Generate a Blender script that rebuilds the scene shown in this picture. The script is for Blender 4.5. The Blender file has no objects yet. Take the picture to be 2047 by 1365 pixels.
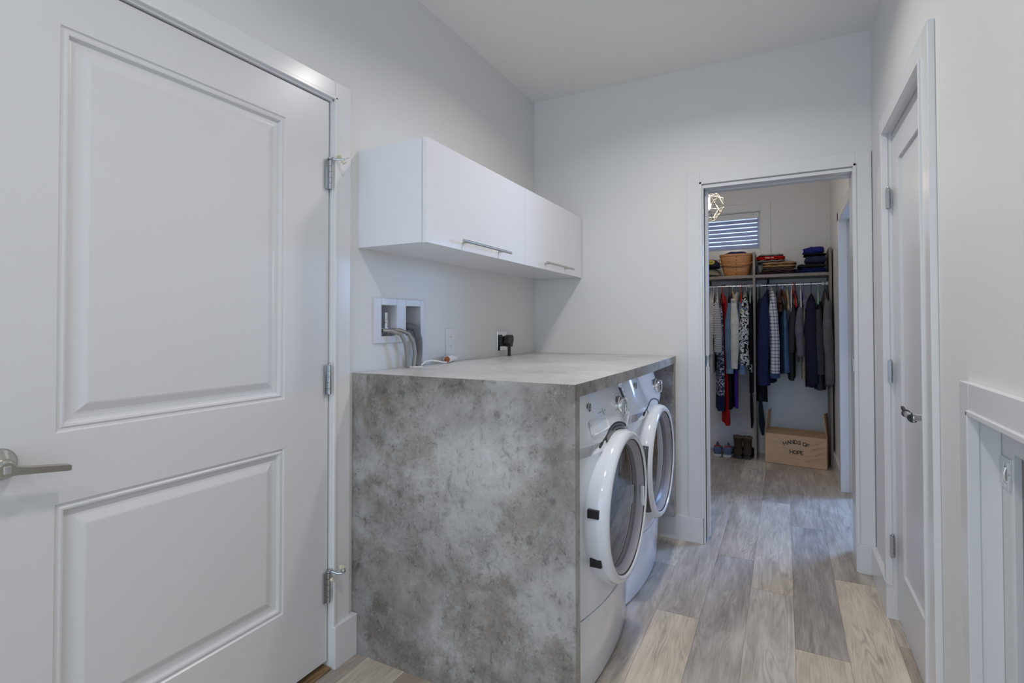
import bpy, bmesh, math, random
from mathutils import Vector, Matrix
random.seed(7)
PI = math.pi
sc = bpy.context.scene
col = sc.collection

# ------------------------------------------------------------------ camera
F = 1042.1258; YAW = -0.4814; PITCH = 0.0158; ROLL = -0.0012; PY = -49.7426
cam_d = bpy.data.cameras.new('camera')
cam = bpy.data.objects.new('camera', cam_d); col.objects.link(cam)
cam_d.sensor_width = 36.0; cam_d.sensor_fit = 'HORIZONTAL'
cam_d.lens = F / 2047 * 36
cam_d.shift_y = PY / 2047
cam_d.clip_start = 0.02
_f = Vector((math.sin(YAW) * math.cos(PITCH), math.cos(YAW) * math.cos(PITCH), math.sin(PITCH)))
_r = Vector((math.cos(YAW), -math.sin(YAW), 0)); _u = _r.cross(_f)
_r2 = math.cos(ROLL) * _r + math.sin(ROLL) * _u
_u2 = -math.sin(ROLL) * _r + math.cos(ROLL) * _u
m = Matrix((_r2, _u2, -_f)).transposed().to_4x4(); m.translation = Vector((1.4546, 0, 1.226))
cam.matrix_world = m
sc.camera = cam

# ------------------------------------------------------------------ world, lights, exposure
sc.view_settings.view_transform = 'Standard'; sc.view_settings.look = 'None'
sc.view_settings.gamma = 1.0; sc.view_settings.use_curve_mapping = False
sc.view_settings.exposure = 0.35
w = bpy.data.worlds.new('daylight'); sc.world = w; w.use_nodes = True
w.node_tree.nodes['Background'].inputs[0].default_value = (0.62, 0.80, 1.0, 1)
w.node_tree.nodes['Background'].inputs[1].default_value = 1.2

def area(name, loc, rot, size, power, color, shape='DISK', size_y=None, spread=None):
    l = bpy.data.lights.new(name, 'AREA'); l.shape = shape; l.size = size
    if size_y: l.size_y = size_y
    l.energy = power; l.color = color
    if spread: l.spread = spread
    o = bpy.data.objects.new(name, l); col.objects.link(o)
    o.location = loc; o.rotation_euler = rot
    return o
LAMP_Y = (-0.9, 0.62, 2.13)
for ly, pw in zip(LAMP_Y, (5.4, 5.6, 6.2)):
    area('downlight_lamp', (1.06, ly, 2.672), (0, 0, 0), 0.13, pw, (1.0, 0.95, 0.90), spread=math.radians(150))
# window daylight in the bathroom beyond the closet's side door
bwl = area('bathroom_window_light', (3.15, 4.95, 1.75), (0, 0, 0), 0.7, 27, (0.30, 0.52, 1.0), 'RECTANGLE', 0.8, math.radians(120))
bwl.rotation_euler = (Vector((1.65, 3.45, 0.1)) - Vector((3.15, 4.95, 1.75))).to_track_quat('-Z', 'Y').to_euler()
area('closet_fill_lamp', (0.75, 3.95, 2.672), (0, 0, 0), 0.13, 1.8, (1.0, 0.93, 0.85), spread=math.radians(150))  # unseen lamp added to brighten the lower closet
# daylight of the open room behind the photographer
area('room_window_light', (0.75, -2.4, 1.2), (math.radians(90), 0, 0), 1.6, 6.0, (0.60, 0.77, 1.0), 'RECTANGLE', 1.9)

# ------------------------------------------------------------------ materials
def mat(name, c, rough=0.5, metal=0.0, coat=0.0, spec=None, emit=None, estr=0, alpha=None, trans=0):
    m = bpy.data.materials.new(name); m.use_nodes = True
    b = m.node_tree.nodes['Principled BSDF']
    b.inputs['Base Color'].default_value = (*c, 1)
    b.inputs['Roughness'].default_value = rough
    b.inputs['Metallic'].default_value = metal
    b.inputs['Coat Weight'].default_value = coat
    b.inputs['Transmission Weight'].default_value = trans
    if spec is not None: b.inputs['Specular IOR Level'].default_value = spec
    if emit: b.inputs['Emission Color'].default_value = (*emit, 1); b.inputs['Emission Strength'].default_value = estr
    return m
class NT:
    def __init__(s, m): s.m = m; s.t = m.node_tree; s.b = s.t.nodes['Principled BSDF']
    def n(s, ty, **kw):
        o = s.t.nodes.new(ty)
        for k, v in kw.items():
            if k.startswith('_'): o.inputs[k[1:].replace('_', ' ')].default_value = v
            else: setattr(o, k, v)
        return o
    def l(s, a, b): s.t.links.new(a, b)
    def math(s, op, a, b=None, c=None):
        o = s.t.nodes.new('ShaderNodeMath'); o.operation = op
        for i, v in enumerate((a, b, c)):
            if v is None: continue
            if isinstance(v, (int, float)): o.inputs[i].default_value = v
            else: s.l(v, o.inputs[i])
        return o.outputs[0]
    def noise(s, vec, scale, detail=4, rough=0.5, dist=0):
        o = s.n('ShaderNodeTexNoise'); o.inputs['Scale'].default_value = scale; o.inputs['Detail'].default_value = detail
        o.inputs['Roughness'].default_value = rough; o.inputs['Distortion'].default_value = dist
        if vec is not None: s.l(vec, o.inputs['Vector'])
        return o.outputs['Fac']
    def ramp(s, fac, stops, interp='LINEAR'):
        o = s.n('ShaderNodeValToRGB'); o.color_ramp.interpolation = interp
        e = o.color_ramp.elements
        while len(e) < len(stops): e.new(0.5)
        for i, (p, c) in enumerate(stops):
            e[i].position = p; e[i].color = (*c, 1) if len(c) == 3 else c
        s.l(fac, o.inputs[0]); return o.outputs[0]
    def mix(s, fac, a, b, mode='MIX'):
        o = s.n('ShaderNodeMix', data_type='RGBA', blend_type=mode)
        for sock, v in ((0, fac), (6, a), (7, b)):
            if isinstance(v, (int, float)): o.inputs[sock].default_value = v
            elif isinstance(v, tuple): o.inputs[sock].default_value = (*v, 1)
            else: s.l(v, o.inputs[sock])
        return o.outputs[2]
    def bump(s, h, strength=0.1, dist=0.002):
        o = s.n('ShaderNodeBump'); o.inputs['Strength'].default_value = strength; o.inputs['Distance'].default_value = dist
        s.l(h, o.inputs['Height']); s.l(o.outputs[0], s.b.inputs['Normal'])
    def scaled(s, vec, sc_, loc=(0, 0, 0), rot=(0, 0, 0)):
        o = s.n('ShaderNodeMapping'); o.inputs['Scale'].default_value = sc_; o.inputs['Location'].default_value = loc
        o.inputs['Rotation'].default_value = rot
        s.l(vec, o.inputs['Vector']); return o.outputs[0]
    def obj(s): return s.n('ShaderNodeTexCoord').outputs['Object']

def paint(name, c, rough, bscale=220, bstr=0.06):
    m = mat(name, c, rough); t = NT(m); o = t.obj()
    t.bump(t.noise(o, bscale, 3, 0.6), bstr, 0.001); return m
M = {}
M['wall'] = paint('wall_paint', (0.80, 0.80, 0.79), 0.55, 260, 0.10)
M['ceil'] = paint('ceiling_paint', (0.89, 0.885, 0.86), 0.8, 260, 0.1)
M['trim'] = paint('trim_semigloss', (0.80, 0.805, 0.815), 0.22, 90, 0.03)
M['doorp'] = paint('door_semigloss', (0.72, 0.725, 0.74), 0.28, 120, 0.04)
M['appl'] = mat('appliance_white', (0.84, 0.88, 0.96), 0.12, coat=0.5)
M['cab'] = mat('cabinet_white_lacquer', (0.84, 0.85, 0.89), 0.16)
M['chrome'] = mat('chrome', (0.75, 0.75, 0.76), 0.07, 1)
M['steel'] = mat('brushed_nickel', (0.52, 0.50, 0.46), 0.28, 1)
M['hinge'] = mat('satin_chrome', (0.50, 0.51, 0.53), 0.25, 1)
M['black'] = mat('black_plastic', (0.02, 0.021, 0.023), 0.4)
M['dgrey'] = mat('dark_grey_plastic', (0.07, 0.072, 0.078), 0.4)
M['mgrey'] = mat('mid_grey_plastic', (0.22, 0.225, 0.235), 0.35)
M['hose'] = mat('grey_drain_hose', (0.16, 0.165, 0.175), 0.5)
M['wplast'] = mat('white_plastic', (0.82, 0.82, 0.83), 0.3)
M['lbox'] = mat('supply_box_plastic', (0.70, 0.71, 0.74), 0.35)
M['beige'] = mat('beige_plastic', (0.66, 0.64, 0.58), 0.45)
M['rubber'] = mat('cream_rubber', (0.72, 0.68, 0.52), 0.6)
M['glass_dark'] = mat('dark_door_glass', (0.018, 0.018, 0.02), 0.03, spec=0.9, coat=0.3)
M['crystal'] = mat('clear_crystal', (0.95, 0.97, 0.97), 0.02, trans=0.85)
M['disp'] = mat('display_grey', (0.13, 0.13, 0.14), 0.25)
M['liner'] = mat('door_bowl_liner', (0.42, 0.41, 0.47), 0.35)
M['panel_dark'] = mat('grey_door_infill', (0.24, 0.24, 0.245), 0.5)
M['dark'] = mat('painted_gap_shade', (0.02, 0.02, 0.02), 0.8)
M['copper'] = mat('orange_cap', (0.35, 0.10, 0.03), 0.4)
M['ink'] = mat('printed_ink', (0.035, 0.025, 0.02), 0.6)
M['greyink'] = mat('grey_print', (0.36, 0.37, 0.40), 0.5)

def braided():
    m = mat('braided_steel', (0.36, 0.355, 0.335), 0.3, 0.9); t = NT(m); o = t.obj()
    v = t.n('ShaderNodeTexVoronoi'); v.inputs['Scale'].default_value = 700; t.l(o, v.inputs['Vector'])
    t.bump(v.outputs['Distance'], 0.6, 0.001); return m
M['braid'] = braided()

def concrete():
    m = mat('concrete_look_laminate', (0.3, 0.3, 0.3), 0.42); t = NT(m); o = t.obj()
    big = t.noise(o, 2.1, 10, 0.66, 0.35)
    big2 = t.noise(t.scaled(o, (1, 1, 1), (7, 3, 2)), 3.4, 9, 0.68, 0.3)
    mid = t.noise(t.scaled(o, (1, 1, 1), (1, 5, 3)), 8.5, 10, 0.72, 0.2)
    fine = t.noise(t.scaled(o, (1, 1, 0.7), (2, 9, 4)), 30, 10, 0.78, 0.4)
    base = t.ramp(big, [(0.36, (0.27, 0.256, 0.24)), (0.46, (0.36, 0.35, 0.338)), (0.54, (0.455, 0.45, 0.445)), (0.66, (0.55, 0.55, 0.55))])
    warm = t.ramp(big2, [(0.50, (1, 1, 1)), (0.60, (0.72, 0.665, 0.61))])
    c = t.mix(1.0, base, warm, 'MULTIPLY')
    c = t.mix(0.65, c, t.ramp(mid, [(0.36, (0.62, 0.61, 0.60)), (0.47, (0.96, 0.96, 0.96)), (0.56, (1.05, 1.05, 1.05)), (0.66, (1.28, 1.28, 1.29))]), 'MULTIPLY')
    c = t.mix(0.75, c, t.ramp(fine, [(0.36, (0.42, 0.42, 0.42)), (0.45, (0.98, 0.98, 0.98)), (0.58, (1.03, 1.03, 1.03)), (0.68, (1.35, 1.35, 1.35))]), 'MULTIPLY')
    patch = t.ramp(mid, [(0.40, (1, 1, 1)), (0.52, (0, 0, 0))])
    patch2 = t.ramp(big2, [(0.44, (0, 0, 0)), (0.54, (1, 1, 1))])
    both = t.math('MAXIMUM', patch, t.math('MULTIPLY', patch2, 0.8))
    speck = t.noise(t.scaled(o, (1, 1, 1), (4, 1, 5)), 95, 6, 0.8)
    k = t.math('MULTIPLY', both, t.ramp(speck, [(0.38, (1, 1, 1)), (0.43, (0, 0, 0))]))
    c = t.mix(t.math('MULTIPLY', k, 0.8), c, (0.085, 0.083, 0.08))
    pl = t.ramp(t.noise(t.scaled(o, (1.3, 1.3, 0.8), (1, 8, 1)), 70, 5, 0.8, 0.8), [(0.585, (0, 0, 0)), (0.63, (1, 1, 1))])
    c = t.mix(t.math('MULTIPLY', t.math('MULTIPLY', both, pl), 0.6), c, (0.60, 0.59, 0.58))
    t.l(c, t.b.inputs['Base Color'])
    t.bump(fine, 0.08, 0.001); return m
M['concrete'] = concrete()

def concrete_top():
    m = mat('concrete_look_worktop', (0.4, 0.4, 0.4), 0.33); t = NT(m); o = t.obj()
    n1 = t.noise(t.scaled(o, (1, 1, 1), (3, 1, 0)), 3.2, 8, 0.6, 0.5)
    n2 = t.noise(o, 20, 8, 0.7, 0.5)
    c = t.ramp(n1, [(0.32, (0.45, 0.44, 0.42)), (0.5, (0.57, 0.565, 0.55)), (0.7, (0.68, 0.675, 0.67))])
    c = t.mix(0.5, c, t.ramp(n2, [(0.35, (0.75, 0.74, 0.73)), (0.5, (1, 1, 1)), (0.7, (1.15, 1.15, 1.15))]), 'MULTIPLY')
    t.l(c, t.b.inputs['Base Color']); return m
M['ctop'] = concrete_top()

def wood_floor():
    m = mat('vinyl_oak_planks', (0.4, 0.35, 0.3), 0.36); t = NT(m)
    uv = t.n('ShaderNodeUVMap', uv_map='plank').outputs[0]
    at = t.n('ShaderNodeAttribute', attribute_name='tone')
    sep = t.n('ShaderNodeSeparateColor'); t.l(at.outputs['Color'], sep.inputs[0])
    tone, seed, warm = sep.outputs[0], sep.outputs[1], sep.outputs[2]
    s3 = t.n('ShaderNodeCombineXYZ'); t.l(t.math('MULTIPLY', seed, 37.0), s3.inputs[2])
    va = t.n('ShaderNodeVectorMath', operation='ADD'); t.l(uv, va.inputs[0]); t.l(s3.outputs[0], va.inputs[1])
    o = va.outputs[0]
    g1 = t.noise(t.scaled(o, (16, 1.3, 1)), 1.6, 5, 0.6, 1.2)           # long soft bands
    g2 = t.noise(t.scaled(o, (90, 4, 1)), 2.2, 6, 0.7, 0.3)             # fine grain
    cl = t.noise(t.scaled(o, (5, 1.6, 1)), 1.5, 3, 0.5, 0.4)            # cloudy
    # cathedral rings
    wv = t.n('ShaderNodeTexWave', wave_type='RINGS', rings_direction='SPHERICAL'); wv.inputs['Scale'].default_value = 3.4
    wv.inputs['Distortion'].default_value = 5.0; wv.inputs['Detail'].default_value = 3; wv.inputs['Detail Scale'].default_value = 1.2
    t.l(t.scaled(o, (9, 1.1, 1), (-0.8, -0.5, 0)), wv.inputs['Vector'])
    lightc = t.mix(warm, (0.80, 0.765, 0.74), (0.84, 0.735, 0.60))
    darkc = t.mix(warm, (0.33, 0.30, 0.285), (0.38, 0.31, 0.245))
    f = t.math('ADD', tone, t.math('MULTIPLY', t.math('SUBTRACT', cl, 0.5), 1.0))
    f = t.math('ADD', f, t.math('MULTIPLY', t.math('SUBTRACT', g1, 0.5), 0.7))
    f = t.math('ADD', f, t.math('MULTIPLY', t.math('SUBTRACT', g2, 0.5), 0.8))
    f = t.math('ADD', f, t.math('MULTIPLY', t.math('SUBTRACT', wv.outputs['Fac'], 0.5), 0.26))
    cl2 = t.n('ShaderNodeClamp'); t.l(f, cl2.inputs[0])
    c = t.mix(cl2.outputs[0], darkc, lightc)
    # cathedral figure: contour lines of a stretched noise
    cn = t.noise(t.scaled(o, (6.5, 0.75, 1), (2, 6, 0)), 1.7, 2, 0.45, 0.6)
    li = t.math('PINGPONG', t.math('MULTIPLY', cn, 15.0), 0.5)
    ln = t.ramp(li, [(0.0, (1, 1, 1)), (0.30, (0.15, 0.15, 0.15)), (0.5, (0, 0, 0))])
    ms = t.ramp(t.noise(t.scaled(o, (8, 1.5, 1), (9, 1, 0)), 1.6, 3, 0.6), [(0.42, (0, 0, 0)), (0.62, (1, 1, 1))])
    c = t.mix(t.math('MULTIPLY', t.math('MULTIPLY', ln, ms), 0.42), c, (0.20, 0.175, 0.16))
    # knots / cracks
    vo = t.n('ShaderNodeTexVoronoi'); vo.inputs['Scale'].default_value = 1.0
    t.l(t.scaled(o, (7, 1.7, 1)), vo.inputs['Vector'])
    kn = t.ramp(vo.outputs['Distance'], [(0.02, (1, 1, 1)), (0.075, (0, 0, 0))])
    c = t.mix(t.math('MULTIPLY', kn, 0.6), c, (0.16, 0.13, 0.11))
    cr = t.noise(t.scaled(o, (30, 1.2, 1), (5, 2, 0)), 1.5, 4, 0.8, 1.5)
    ck = t.ramp(cr, [(0.215, (1, 1, 1)), (0.235, (0, 0, 0))])
    c = t.mix(t.math('MULTIPLY', ck, 0.7), c, (0.14, 0.12, 0.10))
    # bevelled seams
    s2 = t.n('ShaderNodeSeparateXYZ'); t.l(uv, s2.inputs[0])
    e1 = t.math('LESS_THAN', s2.outputs[0], 0.0016)
    e2 = t.math('LESS_THAN', s2.outputs[1], 0.0022)
    e = t.math('MAXIMUM', e1, e2)
    c = t.mix(t.math('MULTIPLY', e, 0.65), c, (0.12, 0.10, 0.085))
    t.l(c, t.b.inputs['Base Color'])
    t.l(t.math('ADD', 0.30, t.math('MULTIPLY', g2, 0.14)), t.b.inputs['Roughness'])
    t.bump(g2, 0.05, 0.001); return m
M['floor'] = wood_floor()

def woodmat(name, dark, light, sc_=(1, 1, 1), rough=0.5, scale=6):
    m = mat(name, light, rough); t = NT(m); o = t.obj()
    n = t.noise(t.scaled(o, sc_), scale, 6, 0.6, 0.8)
    t.l(t.ramp(n, [(0.3, dark), (0.7, light)]), t.b.inputs['Base Color']); return m
M['shelfwood'] = woodmat('taupe_shelf_laminate', (0.20, 0.165, 0.14), (0.30, 0.255, 0.22), (12, 12, 1.0), 0.5)
M['oak'] = woodmat('oak_threshold', (0.16, 0.09, 0.04), (0.42, 0.28, 0.15), (14, 1.2, 3), 0.45)
M['hangwood'] = woodmat('hanger_wood', (0.50, 0.36, 0.22), (0.66, 0.50, 0.33), (4, 2, 2), 0.4)
M['mahog'] = woodmat('hanger_dark_wood', (0.06, 0.02, 0.012), (0.12, 0.04, 0.02), (4, 2, 2), 0.35)
M['card'] = woodmat('cardboard', (0.56, 0.36, 0.215), (0.66, 0.44, 0.275), (2, 2, 9), 0.8, 3)
M['card_in'] = woodmat('cardboard_inside', (0.42, 0.27, 0.15), (0.50, 0.33, 0.19), (2, 2, 9), 0.8, 3)

def basket_mat():
    m = mat('woven_maple', (0.5, 0.25, 0.1), 0.45); t = NT(m)
    uv = t.n('ShaderNodeUVMap', uv_map='plank').outputs[0]
    br = t.n('ShaderNodeTexBrick'); br.offset = 0.5
    br.inputs['Scale'].default_value = 1.0; br.inputs['Brick Width'].default_value = 0.052; br.inputs['Row Height'].default_value = 0.0155
    br.inputs['Mortar Size'].default_value = 0.0016; br.inputs['Mortar Smooth'].default_value = 0.5
    br.inputs['Color1'].default_value = (0.62, 0.29, 0.105, 1); br.inputs['Color2'].default_value = (0.50, 0.215, 0.07, 1)
    br.inputs['Mortar'].default_value = (0.20, 0.07, 0.02, 1)
    t.l(uv, br.inputs['Vector'])
    t.l(t.mix(0.3, br.outputs['Color'], t.ramp(t.noise(uv, 60, 4), [(0.3, (0.6, 0.6, 0.6)), (0.7, (1.2, 1.2, 1.2))]), 'MULTIPLY'), t.b.inputs['Base Color'])
    t.bump(br.outputs['Fac'], -0.6, 0.003); return m
M['basket'] = basket_mat()
M['basketrim'] = woodmat('bent_maple_band', (0.40, 0.17, 0.06), (0.58, 0.27, 0.10), (2, 2, 30), 0.4)

_fab = {}
def fabric(c, kind='plain', c2=(0.9, 0.9, 0.9), c3=None):
    key = (c, kind, c2)
    if key in _fab: return _fab[key]
    m = mat('fabric_' + kind, c, 0.9, spec=0.15); t = NT(m); o = t.obj(); b = t.b.inputs['Base Color']
    s = t.n('ShaderNodeSeparateXYZ'); t.l(o, s.inputs[0]); X, Y, Z = s.outputs
    A = t.math('ADD', X, t.math('MULTIPLY', Y, 1.0))
    if kind == 'plain':
        n = t.noise(o, 14, 4, 0.6); t.l(t.mix(1.0, c, t.ramp(n, [(0.3, (0.8, 0.8, 0.8)), (0.7, (1.15, 1.15, 1.15))]), 'MULTIPLY'), b)
    elif kind == 'plaid':
        def band(v, per, wd, off=0):
            return t.math('LESS_THAN', t.math('FRACT', t.math('ADD', t.math('MULTIPLY', v, 1 / per), off)), wd)
        a = band(A, 0.030, 0.28); bz = band(Z, 0.030, 0.28); a2 = band(A, 0.06, 0.10, 0.4); b2 = band(Z, 0.06, 0.10, 0.4)
        f = t.math('MULTIPLY', t.math('ADD', a, bz), 0.45); f = t.math('ADD', f, t.math('MULTIPLY', t.math('ADD', a2, b2), 0.35))
        cl = t.n('ShaderNodeClamp'); t.l(f, cl.inputs[0]); t.l(t.mix(cl.outputs[0], c, c2), b)
    elif kind == 'herring':
        zz = t.math('PINGPONG', A, 0.014)
        st = t.math('LESS_THAN', t.math('FRACT', t.math('MULTIPLY', t.math('ADD', Z, t.math('MULTIPLY', zz, 1.6)), 62.0)), 0.48)
        t.l(t.mix(st, c, c2), b)
    elif kind == 'diamond':
        p = t.math('PINGPONG', A, 0.016); q = t.math('PINGPONG', Z, 0.020)
        d = t.math('ABSOLUTE', t.math('SUBTRACT', t.math('ADD', p, t.math('MULTIPLY', q, 0.8)), 0.016))
        st = t.math('LESS_THAN', d, 0.0035)
        t.l(t.mix(st, c, c2), b)
    elif kind in ('paisley', 'floral', 'beads'):
        scale = {'paisley': 55, 'floral': 26, 'beads': 90}[kind]
        n = t.n('ShaderNodeTexNoise'); n.inputs['Scale'].default_value = scale; n.inputs['Detail'].default_value = 2; n.inputs['Distortion'].default_value = 1.5
        t.l(o, n.inputs['Vector'])
        if kind == 'floral':
            f = t.ramp(n.outputs['Fac'], [(0.0, c), (0.46, c), (0.47, c2), (0.58, c2), (0.585, (0.03, 0.07, 0.28)), (0.63, (0.03, 0.07, 0.28)), (0.635, (0.33, 0.42, 0.08)), (0.68, (0.33, 0.42, 0.08)), (0.69, c2)], 'CONSTANT')
        elif kind == 'paisley':
            f = t.ramp(n.outputs['Fac'], [(0.0, c), (0.53, c), (0.54, c2)], 'CONSTANT')
        else:
            f = t.ramp(n.outputs['Fac'], [(0.0, c), (0.62, c), (0.64, c2)], 'CONSTANT')
        t.l(f, b)
    _fab[key] = m; return m

# ------------------------------------------------------------------ mesh helpers
ORG = {}
class MB:
    def __init__(s): s.bm = bmesh.new()
    def box(s, x0, x1, y0, y1, z0, z1):
        v = [s.bm.verts.new(p) for p in ((x0, y0, z0), (x1, y0, z0), (x1, y1, z0), (x0, y1, z0), (x0, y0, z1), (x1, y0, z1), (x1, y1, z1), (x0, y1, z1))]
        for f in ((0, 3, 2, 1), (4, 5, 6, 7), (0, 1, 5, 4), (1, 2, 6, 5), (2, 3, 7, 6), (3, 0, 4, 7)): s.bm.faces.new([v[i] for i in f])
        return s
    def loft(s, rings, closed=True, cap=True, loop=False):
        R = [[s.bm.verts.new(p) for p in r] for r in rings]
        n = len(R[0]); k = len(R)
        for i in range(k if loop else k - 1):
            a, b = R[i], R[(i + 1) % k]
            for j in range(n if closed else n - 1):
                s.bm.faces.new((a[j], a[(j + 1) % n], b[(j + 1) % n], b[j]))
        if cap and closed and not loop:
            s.bm.faces.new(R[0][::-1]); s.bm.faces.new(R[-1])
        return s
    def tube(s, pts, r, n=10, cap=True, flat=None):
        pts = [Vector(p) for p in pts]; rings = []; up = None
        for i, p in enumerate(pts):
            d = (pts[min(i + 1, len(pts) - 1)] - pts[max(i - 1, 0)]).normalized()
            if up is None:
                up = d.orthogonal().normalized()
                if flat: up = (Vector(flat) - d * d.dot(Vector(flat))).normalized()
            up = (up - d * d.dot(up)).normalized(); sd = d.cross(up)
            rr = r[i] if isinstance(r, (list, tuple)) else r
            ra, rb = rr if isinstance(rr, tuple) else (rr, rr)
            rings.append([p + up * (ra * math.cos(2 * PI * j / n)) + sd * (rb * math.sin(2 * PI * j / n)) for j in range(n)])
        return s.loft(rings, cap=cap)
    def lathe(s, prof, c, axis='x', n=48, sy=1.0, cap=False):
        rings = []
        for r, h in prof:
            ring = []
            for j in range(n):
                a = 2 * PI * j / n; u = r * math.cos(a) * sy; v = r * math.sin(a)
                if axis == 'x': ring.append((c[0] + h, c[1] + u, c[2] + v))
                elif axis == 'z': ring.append((c[0] + u, c[1] + v, c[2] + h))
                else: ring.append((c[0] + u, c[1] + h, c[2] + v))
            rings.append(ring)
        return s.loft(rings, cap=cap)
    def prism(s, poly, axis, a, b):
        def P(u, v, h): return {'x': (h, u, v), 'y': (u, h, v), 'z': (u, v, h)}[axis]
        return s.loft([[P(u, v, a) for u, v in poly], [P(u, v, b) for u, v in poly]])
    def grid(s, fn, nu, nv):
        V = [[s.bm.verts.new(fn(i / nu, j / nv)) for j in range(nv + 1)] for i in range(nu + 1)]
        for i in range(nu):
            for j in range(nv): s.bm.faces.new((V[i][j], V[i + 1][j], V[i + 1][j + 1], V[i][j + 1]))
        return s
    def build(s, name, material, parent=None, smooth=False, bevel=0, seg=2, angle=35, solid=0, subsurf=0, origin=None):
        if parent is not None: org = ORG.get(parent.name, Vector((0, 0, 0)))
        else: org = Vector(origin) if origin is not None else Vector((0, 0, 0))
        bmesh.ops.recalc_face_normals(s.bm, faces=s.bm.faces)
        bmesh.ops.translate(s.bm, verts=s.bm.verts, vec=-org)
        me = bpy.data.meshes.new(name); s.bm.to_mesh(me); s.bm.free()
        me.materials.append(material)
        o = bpy.data.objects.new(name, me); col.objects.link(o)
        if smooth:
            for p in me.polygons: p.use_smooth = True
            me.set_sharp_from_angle(angle=math.radians(angle))
        if solid: md = o.modifiers.new('solid', 'SOLIDIFY'); md.thickness = solid; md.offset = 0
        if bevel: md = o.modifiers.new('bevel', 'BEVEL'); md.width = bevel; md.segments = seg; md.limit_method = 'ANGLE'; md.angle_limit = math.radians(40)
        if subsurf: md = o.modifiers.new('sub', 'SUBSURF'); md.levels = subsurf; md.render_levels = subsurf
        if parent is not None: o.parent = parent; ORG[o.name] = org
        else: o.location = org; ORG[o.name] = org
        return o
def tag(o, label=None, cat=None, group=None, kind=None):
    if label: o['label'] = label
    if cat: o['category'] = cat
    if group: o['group'] = group
    if kind: o['kind'] = kind
    return o
def thing(name, loc, label, cat, group=None, kind=None):
    o = bpy.data.objects.new(name, None); col.objects.link(o); o.location = loc; o.empty_display_size = 0.05
    ORG[o.name] = Vector(loc)
    return tag(o, label, cat, group, kind)
def struct(name, mb, m, label=None, **kw):
    o = mb.build(name, m, **kw); o['kind'] = 'structure'
    if label: o['label'] = label; o['category'] = name.split('_')[0]
    return o

def wall(mb, axis, a, b, u0, u1, z0, z1, holes):
    """slab between a..b on axis, spanning u0..u1, z0..z1, minus rectangular holes (u0,u1,z0,z1)"""
    us = sorted({u0, u1, *[h[0] for h in holes], *[h[1] for h in holes]})
    for i in range(len(us) - 1):
        c = (us[i] + us[i + 1]) / 2
        cuts = sorted([(h[2], h[3]) for h in holes if h[0] < c < h[1]])
        z = z0; spans = []
        for p, q in cuts:
            if p > z: spans.append((z, p))
            z = max(z, q)
        if z < z1: spans.append((z, z1))
        for p, q in spans:
            if axis == 'x': mb.box(a, b, us[i], us[i + 1], p, q)
            else: mb.box(us[i], us[i + 1], a, b, p, q)
    return mb

# ------------------------------------------------------------------ the room
H = 2.694; YB = 3.11; W = 1.846
struct('wall_left', wall(MB(), 'x', -0.12, 0, -2.5, YB, 0, H, [(0.372, 1.372, 0, 2.045), (1.605, 1.893, 1.165, 1.32)]), M['wall'], 'white painted long wall behind the wall cabinets and counter')
struct('wall_back', wall(MB(), 'y', YB, YB + 0.12, -0.12, W + 0.12, 0, H, [(1.056, 1.775, 0, 2.012)]), M['wall'], 'white painted end wall with the cased opening to the closet')
struct('wall_right', wall(MB(), 'x', W, W + 0.14, -2.5, YB, 0, H, [(1.975, 2.682, 0, 2.037), (1.06, 1.56, 0, 1.022)]), M['wall'], 'white painted right wall with a door and a low opening')
struct('wall_closet_back', wall(MB(), 'y', 5.55, 5.67, -0.7, 3.4, 0, H, [(0.35, 1.262, 1.95, 2.325)]), M['wall'], 'far closet wall with a small high window above the hanging clothes')
struct('wall_closet_right', wall(MB(), 'x', 1.83, 1.95, 3.23, 5.55, 0, H, [(3.42, 4.53, 0, 1.995)]), M['wall'], 'right closet wall with an opening full of blue daylight')
struct('wall_closet_left', MB().box(-0.7, -0.6, 3.23, 5.55, 0, H), M['wall'], 'left closet wall hidden behind the door opening')
struct('wall_closet_front', MB().box(-0.7, -0.12, 3.11, 3.23, 0, H), M['wall'], 'closet side of the end wall beyond the laundry corner')
struct('wall_bathroom_outer', MB().box(3.3, 3.4, 3.0, 5.55, 0, H), M['wall'], 'far wall of the daylit room beyond the closet')
struct('wall_bathroom_near', MB().box(1.986, 3.3, 3.0, 3.11, 0, H), M['wall'], 'near wall of the daylit room beyond the closet')
struct('ceiling', MB().box(-0.7, 3.4, -2.5, 5.67, H, H + 0.1), M['ceil'], 'plain white ceiling')

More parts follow.
